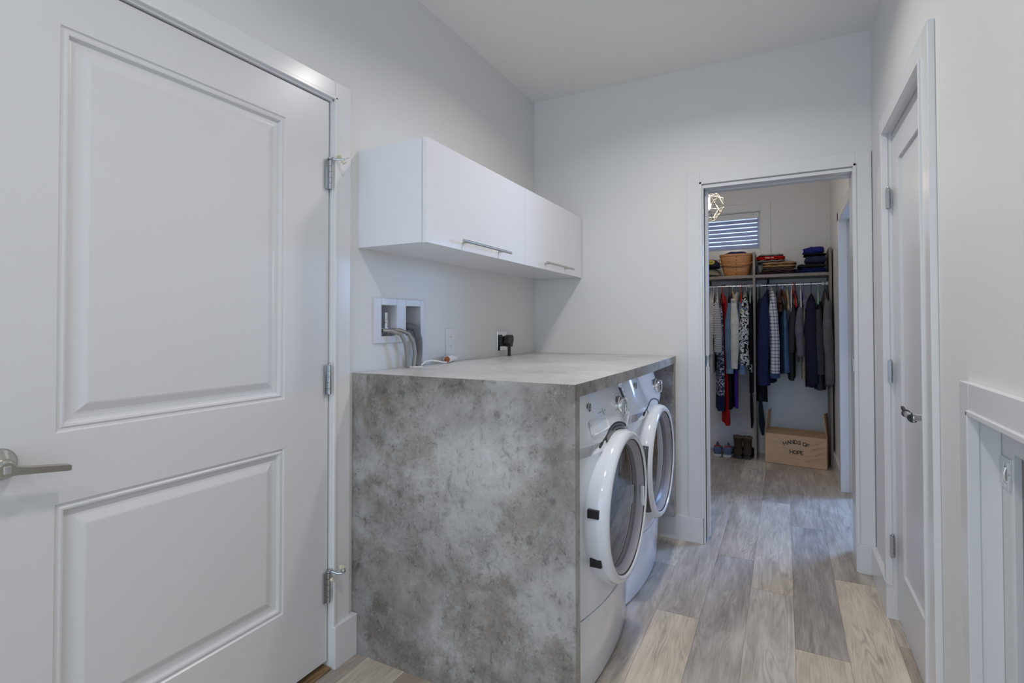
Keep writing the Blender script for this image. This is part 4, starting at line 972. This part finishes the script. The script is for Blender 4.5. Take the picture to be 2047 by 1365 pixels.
def lump(name, c, r, m_, label, cat, seed=0, group=None, p=0.6, amp=0.12, n=2):
    b = MB(); rnd = random.Random(seed); ph = [rnd.uniform(0, 6) for _ in range(6)]
    R = []
    NV, NU = 16, 28
    for i in range(NV + 1):
        t_ = -PI / 2 + PI * i / NV; ring = []
        for j in range(NU):
            a = 2 * PI * j / NU
            cx_, sx_ = math.cos(a), math.sin(a)
            ex = (abs(cx_) ** p) * (1 if cx_ > 0 else -1); ey = (abs(sx_) ** p) * (1 if sx_ > 0 else -1)
            ct_ = abs(math.cos(t_)) ** p; st_ = (abs(math.sin(t_)) ** 0.8) * (1 if t_ > 0 else -1)
            k = 1 + amp * (math.sin(5 * a + ph[0] + 3 * t_) * 0.5 + math.sin(3 * a + ph[1]) * 0.4 + math.sin(9 * a + ph[2] + 5 * t_) * 0.25)
            if i in (0, NV): ct_ = 0.02
            ring.append((c[0] + r[0] * ex * ct_ * k, c[1] + r[1] * ey * ct_ * k, max(ZS + 0.0005, c[2] + r[2] * (st_ + amp * 0.8 * math.sin(4 * a + ph[3]) * max(0, st_)))))
        R.append(ring)
    b.loft(R)
    o = b.build(name, m_, smooth=True, origin=c, angle=80)
    return tag(o, label, cat, group)
def folded(c, sx, sy, h, m_, label, cat, seed, group, rot=0.0, name='folded_clothes', layers=2):
    """a folded garment: rounded fold on the front, layered edges"""
    t_ = thing(name, c, label, cat, group); rnd = random.Random(seed)
    for l_ in range(layers):
        hh = h / layers; z = c[2] + hh * l_ + hh / 2; w_ = sx * rnd.uniform(0.92, 1.0); off = rnd.uniform(-0.006, 0.006); R = []; ph = rnd.uniform(0, 6)
        N_ = 14
        for i in range(N_ + 1):
            u = -1 + 2 * i / N_; xx = c[0] + off + u * w_ / 2; e = (1 - abs(u) ** 6) ** 0.5 if abs(u) < 1 else 0.15
            e = max(e, 0.2); ring = []
            for j in range(18):
                a = 2 * PI * j / 18
                yy = (abs(math.cos(a)) ** 0.5) * (1 if math.cos(a) > 0 else -1) * sy / 2 * (0.96 + 0.04 * e) + 0.006 * math.sin(u * 7 + ph)
                zz = (abs(math.sin(a)) ** 0.7) * (1 if math.sin(a) > 0 else -1) * hh / 2 * 1.02 * e + 0.0025 * math.sin(u * 9 + ph + 2 * math.cos(a)) * (1 if c[2] + l_ * hh > ZS + 0.003 or math.sin(a) > 0 else 0)
                X_, Y_ = xx - c[0], yy
                ring.append((c[0] + X_ * math.cos(rot) - Y_ * math.sin(rot), c[1] + X_ * math.sin(rot) + Y_ * math.cos(rot), max(ZS + 0.0003, z + zz)))
            R.append(ring)
        MB().loft(R).build('fold', m_, t_, smooth=True, angle=80)
    return t_
lump('folded_towel', (1.045, 5.38, ZS + 0.185), (0.105, 0.085, 0.050), fabric((0.025, 0.025, 0.09)), 'dark navy clothes bulging out of the wicker basket', 'clothes', 3, amp=0.15)
# caps
def cap(c, m_, m2, label, badge=False):
    o = thing('baseball_cap', c, label, 'cap', 'caps left of the basket')
    b = MB(); b.lathe([(0.085, 0.0), (0.086, 0.020), (0.078, 0.048), (0.058, 0.070), (0.030, 0.082), (0.001, 0.085)], c, 'z', 32, cap=True); b.build('crown', m_, o, smooth=True, angle=60)
    b = MB(); R = []
    for k in range(13):
        a = -PI / 2 - 1.1 + 2.2 * k / 12
        R.append([(c[0] + r_ * math.cos(a), c[1] + r_ * math.sin(a) * (1.0 if r_ < 0.1 else 1.12), c[2] + z_ - 0.022 * abs(math.cos(a)) * (r_ > 0.1) + 0.022 * (r_ > 0.1)) for r_, z_ in ((0.082, 0.008), (0.140, 0.0), (0.140, -0.004), (0.082, 0.003))])
    b.loft(R); b.build('brim', m2, o, smooth=True)
    if badge: 
        bb = MB().lathe([(0, 0), (0.022, 0), (0.021, -0.004), (0, -0.005)], (c[0] + 0.012, c[1] - 0.078, c[2] + 0.052), 'y', 24, sy=1.5).build('badge', mat('cap_badge_yellow', (0.55, 0.42, 0.05), 0.6), o, smooth=True)
        MB().box(c[0] - 0.002, c[0] + 0.028, c[1] - 0.0845, c[1] - 0.083, c[2] + 0.049, c[2] + 0.055).build('badge_mark', M['ink'], bb)
    else:
        b = MB(); b.lathe([(0.0868, 0.010), (0.0872, 0.018)], c, 'z', 32); b.build('stripe', fabric((0.40, 0.02, 0.02)), o, solid=0.001)
cap((0.835, 5.36, ZS + 0.003), fabric((0.30, 0.27, 0.22)), fabric((0.33, 0.30, 0.26)), 'khaki cap with a red stripe, lowest on the shelf')
cap((0.828, 5.36, ZS + 0.090), fabric((0.03, 0.032, 0.05)), fabric((0.03, 0.032, 0.05)), 'dark navy cap with a yellow oval badge on top', True)
G2 = 'folded clothes in the middle of the shelf'; G3 = 'folded clothes at the right end of the shelf'
folded((1.395, 5.36, ZS + 0.001), 0.31, 0.24, 0.028, fabric((0.085, 0.04, 0.05)), 'dark maroon folded garment, bottom of the middle stack', 'folded clothes', 1, G2)
folded((1.400, 5.35, ZS + 0.030), 0.27, 0.24, 0.030, fabric((0.16, 0.105, 0.085)), 'taupe brown folded trousers, second from the bottom of the middle stack', 'folded clothes', 2, G2, 0.06)
folded((1.415, 5.35, ZS + 0.061), 0.285, 0.23, 0.052, fabric((0.36, 0.215, 0.095)), 'tan folded trousers in the middle stack', 'folded clothes', 3, G2)
folded((1.355, 5.36, ZS + 0.114), 0.24, 0.22, 0.020, fabric((0.22, 0.24, 0.24)), 'grey folded shirt under the red one', 'folded clothes', 4, G2, 0, layers=1)
folded((1.345, 5.35, ZS + 0.135), 0.235, 0.22, 0.032, fabric((0.60, 0.02, 0.012)), 'bright red folded shirt with small white lettering', 'folded clothes', 5, G2, 0, layers=2)
folded((1.345, 5.36, ZS + 0.168), 0.21, 0.22, 0.020, fabric((0.24, 0.27, 0.27)), 'grey-green folded shirt topping the middle stack', 'folded clothes', 6, G2, 0, layers=1)
lump('folded_shirt', (1.258, 5.40, ZS + 0.06), (0.030, 0.09, 0.058), fabric((0.26, 0.29, 0.29)), 'pale grey shirt slumped against the middle upright', 'clothes', 9)
lump('socks', (1.555, 5.36, ZS + 0.022), (0.045, 0.06, 0.022), fabric((0.03, 0.025, 0.06)), 'dark purple bundle between the two stacks of clothes', 'clothes', 12)
folded((1.685, 5.36, ZS + 0.001), 0.205, 0.24, 0.044, fabric((0.025, 0.045, 0.17)), 'blue folded jeans, bottom of the right stack', 'folded clothes', 11, G3, layers=3)
folded((1.668, 5.34, ZS + 0.046), 0.225, 0.24, 0.034, fabric((0.018, 0.020, 0.022)), 'black folded garment sticking out left of the right stack', 'folded clothes', 12, G3, layers=1)
folded((1.700, 5.36, ZS + 0.081), 0.175, 0.24, 0.072, fabric((0.028, 0.035, 0.075)), 'thick dark navy folded trousers in the right stack', 'folded clothes', 13, G3, layers=1)
folded((1.695, 5.36, ZS + 0.154), 0.185, 0.23, 0.018, fabric((0.012, 0.012, 0.015)), 'thin black folded garment near the top of the right stack', 'folded clothes', 14, G3, layers=1)
lump('crumpled_shirt', (1.690, 5.36, ZS + 0.200), (0.078, 0.09, 0.032), fabric((0.028, 0.028, 0.20)), 'crumpled royal blue garment on top of the right stack', 'clothes', 21, amp=0.3)
# lettering strip on the red shirt
b = MB()
for k in range(9):
    if k in (5,): continue
    b.box(1.305 + k * 0.008, 1.311 + k * 0.008, 5.2385, 5.2395, ZS + 0.148, ZS + 0.155)
rs = [o for o in bpy.data.objects if o.get('label', '').startswith('bright red folded shirt')][0]
b.build('lettering', fabric((0.7, 0.7, 0.7)), rs)

# ------------------------------------------------------------------ cardboard box
bx0, bx1, by0, by1, bh = 1.300, 1.777, 5.150, 5.372, 0.262
bo = thing('cardboard_box', (1.55, 5.28, 0), 'open cardboard box with black lettering on the closet floor', 'box')
ry = -0.14
def rotb(mb):
    c0 = Vector((1.55, 5.23, 0))
    bmesh.ops.rotate(mb.bm, verts=mb.bm.verts, cent=c0, matrix=Matrix.Rotation(ry, 3, 'Z')); return mb
t0 = 0.004
b = MB(); b.box(bx0, bx1, by0, by0 + t0, 0.001, bh); b.box(bx0, bx1, by1 - t0, by1, 0.001, bh); b.box(bx0, bx0 + t0, by0, by1, 0.001, bh); b.box(bx1 - t0, bx1, by0, by1, 0.001, bh); b.box(bx0, bx1, by0, by1, 0.001, 0.005)
rotb(b).build('box_body', M['card'], bo)
b = MB(); b.loft([[(bx0 + 0.002, by0, bh), (bx0 + 0.002, by0 + 0.003, bh + 0.002), (bx0 + 0.010, by0 + 0.19, bh + 0.026), (bx0 + 0.010, by0 + 0.19, bh + 0.022)], [(bx1 - 0.002, by0, bh), (bx1 - 0.002, by0 + 0.003, bh + 0.002), (bx1 - 0.010, by0 + 0.19, bh + 0.026), (bx1 - 0.010, by0 + 0.19, bh + 0.022)]])
rotb(b).build('flap', M['card_in'], bo)
b = MB(); b.loft([[(bx0, by0 + 0.01, bh), (bx0 + 0.003, by0 + 0.01, bh), (bx0 + 0.023, by0 + 0.02, bh + 0.195), (bx0 + 0.020, by0 + 0.02, bh + 0.195)], [(bx0, by1 - 0.01, bh), (bx0 + 0.003, by1 - 0.01, bh), (bx0 + 0.023, by1 - 0.02, bh + 0.195), (bx0 + 0.020, by1 - 0.02, bh + 0.195)]])
rotb(b).build('flap', M['card'], bo)
b = MB(); b.loft([[(bx1, by0 + 0.01, bh), (bx1 - 0.003, by0 + 0.01, bh), (bx1 - 0.030, by0 + 0.04, bh + 0.200), (bx1 - 0.026, by0 + 0.04, bh + 0.200)], [(bx1, by1 - 0.01, bh), (bx1 - 0.003, by1 - 0.01, bh), (bx1 - 0.014, by1 - 0.02, bh + 0.195), (bx1 - 0.010, by1 - 0.02, bh + 0.195)]])
rotb(b).build('flap', M['card'], bo)
# lettering drawn as strokes
GLY = {'H': [[(0, 0), (0, 1)], [(.8, 0), (.8, 1)], [(0, .5), (.8, .5)]], 'A': [[(0, 0), (.42, 1), (.84, 0)], [(.18, .36), (.66, .36)]], 'N': [[(0, 0), (0, 1), (.75, 0), (.75, 1)]],
       'D': [[(0, 0), (0, 1), (.38, .97), (.68, .75), (.72, .5), (.68, .25), (.38, .03), (0, 0)]], 'S': [[(.6, .82), (.45, .98), (.18, .98), (.03, .8), (.1, .6), (.5, .42), (.6, .22), (.45, .02), (.15, .02), (0, .2)]],
       'O': [[(.4, 1), (.1, .85), (0, .5), (.1, .15), (.4, 0), (.7, .15), (.8, .5), (.7, .85), (.4, 1)]], 'F': [[(0, 0), (0, 1), (.62, 1)], [(0, .52), (.48, .52)]],
       'P': [[(0, 0), (0, 1), (.45, 1), (.63, .85), (.63, .62), (.45, .48), (0, .48)]], 'E': [[(.64, 0), (0, 0), (0, 1), (.62, 1)], [(0, .52), (.48, .52)]], ' ': []}
SER = {'H': [(0, 0), (0, 1), (.8, 0), (.8, 1)], 'A': [(0, 0), (.84, 0)], 'N': [(0, 0), (.75, 1), (0, 1)], 'D': [(0, 0), (0, 1)], 'F': [(0, 0)], 'P': [(0, 0)], 'E': [], 'S': [], 'O': [], ' ': []}
def stroke(mb, pts, w_, y):
    for (u0, v0), (u1, v1) in zip(pts[:-1], pts[1:]):
        dx, dz = u1 - u0, v1 - v0; L = math.hypot(dx, dz)
        if L < 1e-6: continue
        nx, nz = -dz / L * w_ / 2, dx / L * w_ / 2; ex, ez = dx / L * w_ * .3, dz / L * w_ * .3
        q = [(u0 - ex + nx, v0 - ez + nz), (u1 + ex + nx, v1 + ez + nz), (u1 + ex - nx, v1 + ez - nz), (u0 - ex - nx, v0 - ez - nz)]
        mb.prism(q, 'y', y - 0.0006, y)
def text(mb, s, place, h, y):
    """place(t_mm along baseline) -> (x, z, angle)"""
    t_ = 0
    for ch in s:
        adv = {'S': .78, 'F': .8, 'P': .8, 'E': .8, ' ': .45}.get(ch, 1.0)
        x_, z_, a = place(t_ + adv * h / 2)
        def T(u, v): 
            U_ = (u - (adv - .2) / 2) * h; V_ = (v - .5) * h
            return (x_ + U_ * math.cos(a) - V_ * math.sin(a), z_ + U_ * math.sin(a) + V_ * math.cos(a))
        for g in GLY[ch]: stroke(mb, [T(u, v) for u, v in g], h * .20, y)
        for (u, v) in SER[ch]: stroke(mb, [T(u - .16, v), T(u + .16, v)], h * .12, y)
        t_ += adv * h * 1.02
    return t_
b = MB(); cxm = 1.547
hh = 0.029
Lw = sum({'S': .78, 'F': .8, 'P': .8, 'E': .8, ' ': .45}.get(ch, 1.0) for ch in 'HANDS OF') * hh * 1.02
RR = 0.20
def arcp(t_):
    a = (t_ - Lw / 2) / RR
    return (cxm + RR * math.sin(a), 0.208 - RR + RR * math.cos(a), -a)
text(b, 'HANDS OF', arcp, hh, by0 - 0.0002)
Lh = (1 + 1 + .8 + .8) * hh * 1.02
text(b, 'HOPE', lambda t_: (cxm + t_ - Lh / 2 + 0.002, 0.120, 0), hh, by0 - 0.0002)
rotb(b).build('lettering', M['ink'], bo)
# faint drawn hands
b = MB(); rnd = random.Random(4)
hand = [[(1.36, .165), (1.395, .150), (1.425, .138), (1.455, .150), (1.49, .128), (1.53, .150)], [(1.385, .205), (1.40, .185), (1.44, .175), (1.47, .185)], [(1.41, .228), (1.425, .205), (1.45, .195)], [(1.44, .232), (1.45, .210), (1.475, .20)], [(1.47, .23), (1.478, .212), (1.49, .2)], [(1.55, .145), (1.58, .16)]]
for g in hand: stroke(b, g, 0.0012, by0 - 0.0002)
for k in range(16):
    x_ = 1.62 + rnd.uniform(-.02, .02) + (k % 4) * 0.025; z_ = 0.045 + k * 0.0115
    stroke(b, [(x_, z_), (x_ + .03, z_ + .006), (x_ + rnd.uniform(.05, .08), z_ + rnd.uniform(.014, .026))], 0.0010, by0 - 0.0002)
for k in range(7):
    x_ = 1.42 + k * 0.018; stroke(b, [(x_, .06 + rnd.uniform(0, .02)), (x_ + .02, .063 + rnd.uniform(0, .02))], 0.001, by0 - 0.0002)
rotb(b).build('line_drawing', mat('box_print_brown', (0.20, 0.12, 0.07), 0.8), bo)

# ------------------------------------------------------------------ shoes
def sneaker(x, y, rot, label):
    o = thing('sneaker', (x, y, 0), label, 'shoe', 'pair of sneakers'); o.rotation_euler = (0, 0, rot)
    def ring(yy, w_, z0, z1, n=20, p=0.7):
        return [(w_ * (abs(math.cos(2 * PI * j / n)) ** p) * (1 if math.cos(2 * PI * j / n) > 0 else -1), yy, z0 + (z1 - z0) * (0.5 + 0.5 * math.sin(2 * PI * j / n))) for j in range(n)]
    def L(mbs): return mbs
    ORG[o.name] = Vector((0, 0, 0))
    MB().loft([ring(-0.145, 0.026, 0.002, 0.026, p=.5), ring(-0.135, 0.037, 0, 0.028, p=.5), ring(-0.06, 0.040, 0, 0.026, p=.5), ring(0.03, 0.043, 0, 0.024, p=.5), ring(0.10, 0.044, 0, 0.024, p=.5), ring(0.14, 0.026, 0.004, 0.024, p=.5)]).build('sole', mat('shoe_sole', (0.62, 0.60, 0.58), 0.5), o, smooth=True)
    up = MB(); prof_ = [(-0.138, 0.028, 0.072), (-0.130, 0.034, 0.088), (-0.10, 0.037, 0.086), (-0.05, 0.038, 0.080), (0.0, 0.040, 0.078), (0.05, 0.041, 0.066), (0.10, 0.038, 0.052), (0.135, 0.024, 0.040)]
    up.loft([ring(a, w_, 0.022, h_ + 0.008, p=.75) for a, w_, h_ in prof_]); up.build('upper', fabric((0.12, 0.16, 0.25)), o, smooth=True, angle=80)
    MB().lathe([(0.022, 0.0), (0.030, 0.004), (0.027, 0.010), (0.016, 0.010), (0.014, 0.0)], (0, -0.095, 0.086), 'z', 24, sy=0.9).build('collar', fabric((0.50, 0.03, 0.02)), o, smooth=True)
    MB().tube([(0.0, -0.062, 0.082), (0.002, -0.060, 0.110), (0.000, -0.066, 0.128)], [(0.016, 0.003), (0.014, 0.003), (0.006, 0.002)], 8, flat=(1, 0, 0)).build('tongue', fabric((0.12, 0.14, 0.2)), o, smooth=True)
sneaker(0.885, 5.320, 0.05, 'blue-grey sneaker with red lining, left of its pair')
sneaker(0.990, 5.325, -0.12, 'blue-grey sneaker with red lining, right of its pair')
def boot(x, y, rot, label):
    o = thing('ankle_boot', (x, y, 0), label, 'shoe', 'pair of brown boots'); o.rotation_euler = (0, 0, rot); ORG[o.name] = Vector((0, 0, 0))
    lm = fabric((0.055, 0.038, 0.028)); n = 20
    def ring(yy, w_, z0, z1, p=0.7): return [(w_ * (abs(math.cos(2 * PI * j / n)) ** p) * (1 if math.cos(2 * PI * j / n) > 0 else -1), yy, z0 + (z1 - z0) * (0.5 + 0.5 * math.sin(2 * PI * j / n))) for j in range(n)]
    MB().loft([ring(-0.14, 0.028, 0.002, 0.030, .5), ring(-0.13, 0.038, 0, 0.032, .5), ring(-0.02, 0.040, 0, 0.028, .5), ring(0.09, 0.046, 0, 0.028, .5), ring(0.14, 0.026, 0.006, 0.028, .5)]).build('sole', M['black'], o, smooth=True)
    up = MB(); up.loft([ring(a, w_, 0.024, h_, .75) for a, w_, h_ in ((-0.132, 0.032, 0.085), (-0.10, 0.038, 0.10), (-0.03, 0.038, 0.115), (0.04, 0.041, 0.085), (0.10, 0.042, 0.070), (0.135, 0.026, 0.050))])
    up.loft([[(w_ * math.cos(2 * PI * j / n), yo + l_ * math.sin(2 * PI * j / n), z) for j in range(n)] for z, w_, l_, yo in ((0.07, 0.037, 0.052, -0.080), (0.12, 0.036, 0.048, -0.082), (0.165, 0.039, 0.050, -0.084), (0.185, 0.041, 0.052, -0.084))])
    up.build('upper', lm, o, smooth=True, angle=80)
    MB().lathe([(0.026, 0.0), (0.043, -0.006), (0.046, 0.006), (0.042, 0.018), (0.030, 0.016), (0.026, 0.0)], (0, -0.084, 0.182), 'z', 24).build('padded_collar', fabric((0.13, 0.10, 0.07)), o, smooth=True)
    MB().tube([(0.0, -0.128, 0.185), (0.0, -0.142, 0.205), (0.0, -0.132, 0.215), (0.0, -0.122, 0.200)], (0.0035), 8).build('pull_loop', fabric((0.15, 0.13, 0.09)), o, smooth=True)
boot(1.065, 5.335, 0.03, 'dark brown ankle boot beside the sneakers')
boot(1.150, 5.340, -0.05, 'dark brown ankle boot beside the middle upright')

# ------------------------------------------------------------------ pendant lamp in the closet
PX, PYY, PZ = 0.925, 4.30, 2.150
pn = thing('pendant_lamp', (PX, PYY, H), 'glowing round wire-cage pendant lamp in the closet', 'lamp')
wirem = mat('cage_wire', (0.30, 0.29, 0.27), 0.4, 0.6)
tmp = bmesh.new(); bmesh.ops.create_icosphere(tmp, subdivisions=2, radius=0.128)
rnd = random.Random(3)
for v in tmp.verts: v.co = v.co.normalized() * 0.128 + Vector([rnd.uniform(-0.010, 0.010) for _ in range(3)])
tmp.verts.ensure_lookup_table()
pairs = [(e.verts[0].index, e.verts[1].index) for k, e in enumerate(tmp.edges) if k % 3 != 2]
vs_ = [v.co.copy() for v in tmp.verts]
for k in range(60):
    i_ = rnd.randrange(len(vs_)); near = sorted(range(len(vs_)), key=lambda q: (vs_[q] - vs_[i_]).length)[6:16]
    pairs.append((i_, rnd.choice(near)))
b = MB()
for i_, j_ in pairs: b.tube([Vector((PX, PYY, PZ)) + vs_[i_], Vector((PX, PYY, PZ)) + vs_[j_]], 0.0019, 5)
tmp.free()
b.build('wire_cage', wirem, pn)
MB().lathe([(0, 0.0), (0.018, 0.0), (0.018, 0.045), (0, 0.050)], (PX, PYY, PZ + 0.075), 'z', 16).build('socket', M['wplast'], pn, smooth=True)
MB().tube([(PX, PYY, PZ + 0.12), (PX, PYY, H - 0.02)], 0.0025, 8).build('cord', M['black'], pn)
MB().lathe([(0, 0.0), (0.06, 0.0), (0.06, -0.022), (0, -0.025)], (PX, PYY, H), 'z', 24).build('canopy', M['wplast'], pn, smooth=True)
MB().lathe([(0.001, -0.035), (0.018, -0.030), (0.030, -0.012), (0.031, 0.008), (0.020, 0.040), (0.014, 0.070), (0.001, 0.075)], (PX, PYY, PZ), 'z', 24, cap=True).build('bulb', mat('lit_bulb', (1, 1, 1), 0.4, emit=(1.0, 0.86, 0.68), estr=95), pn, smooth=True)
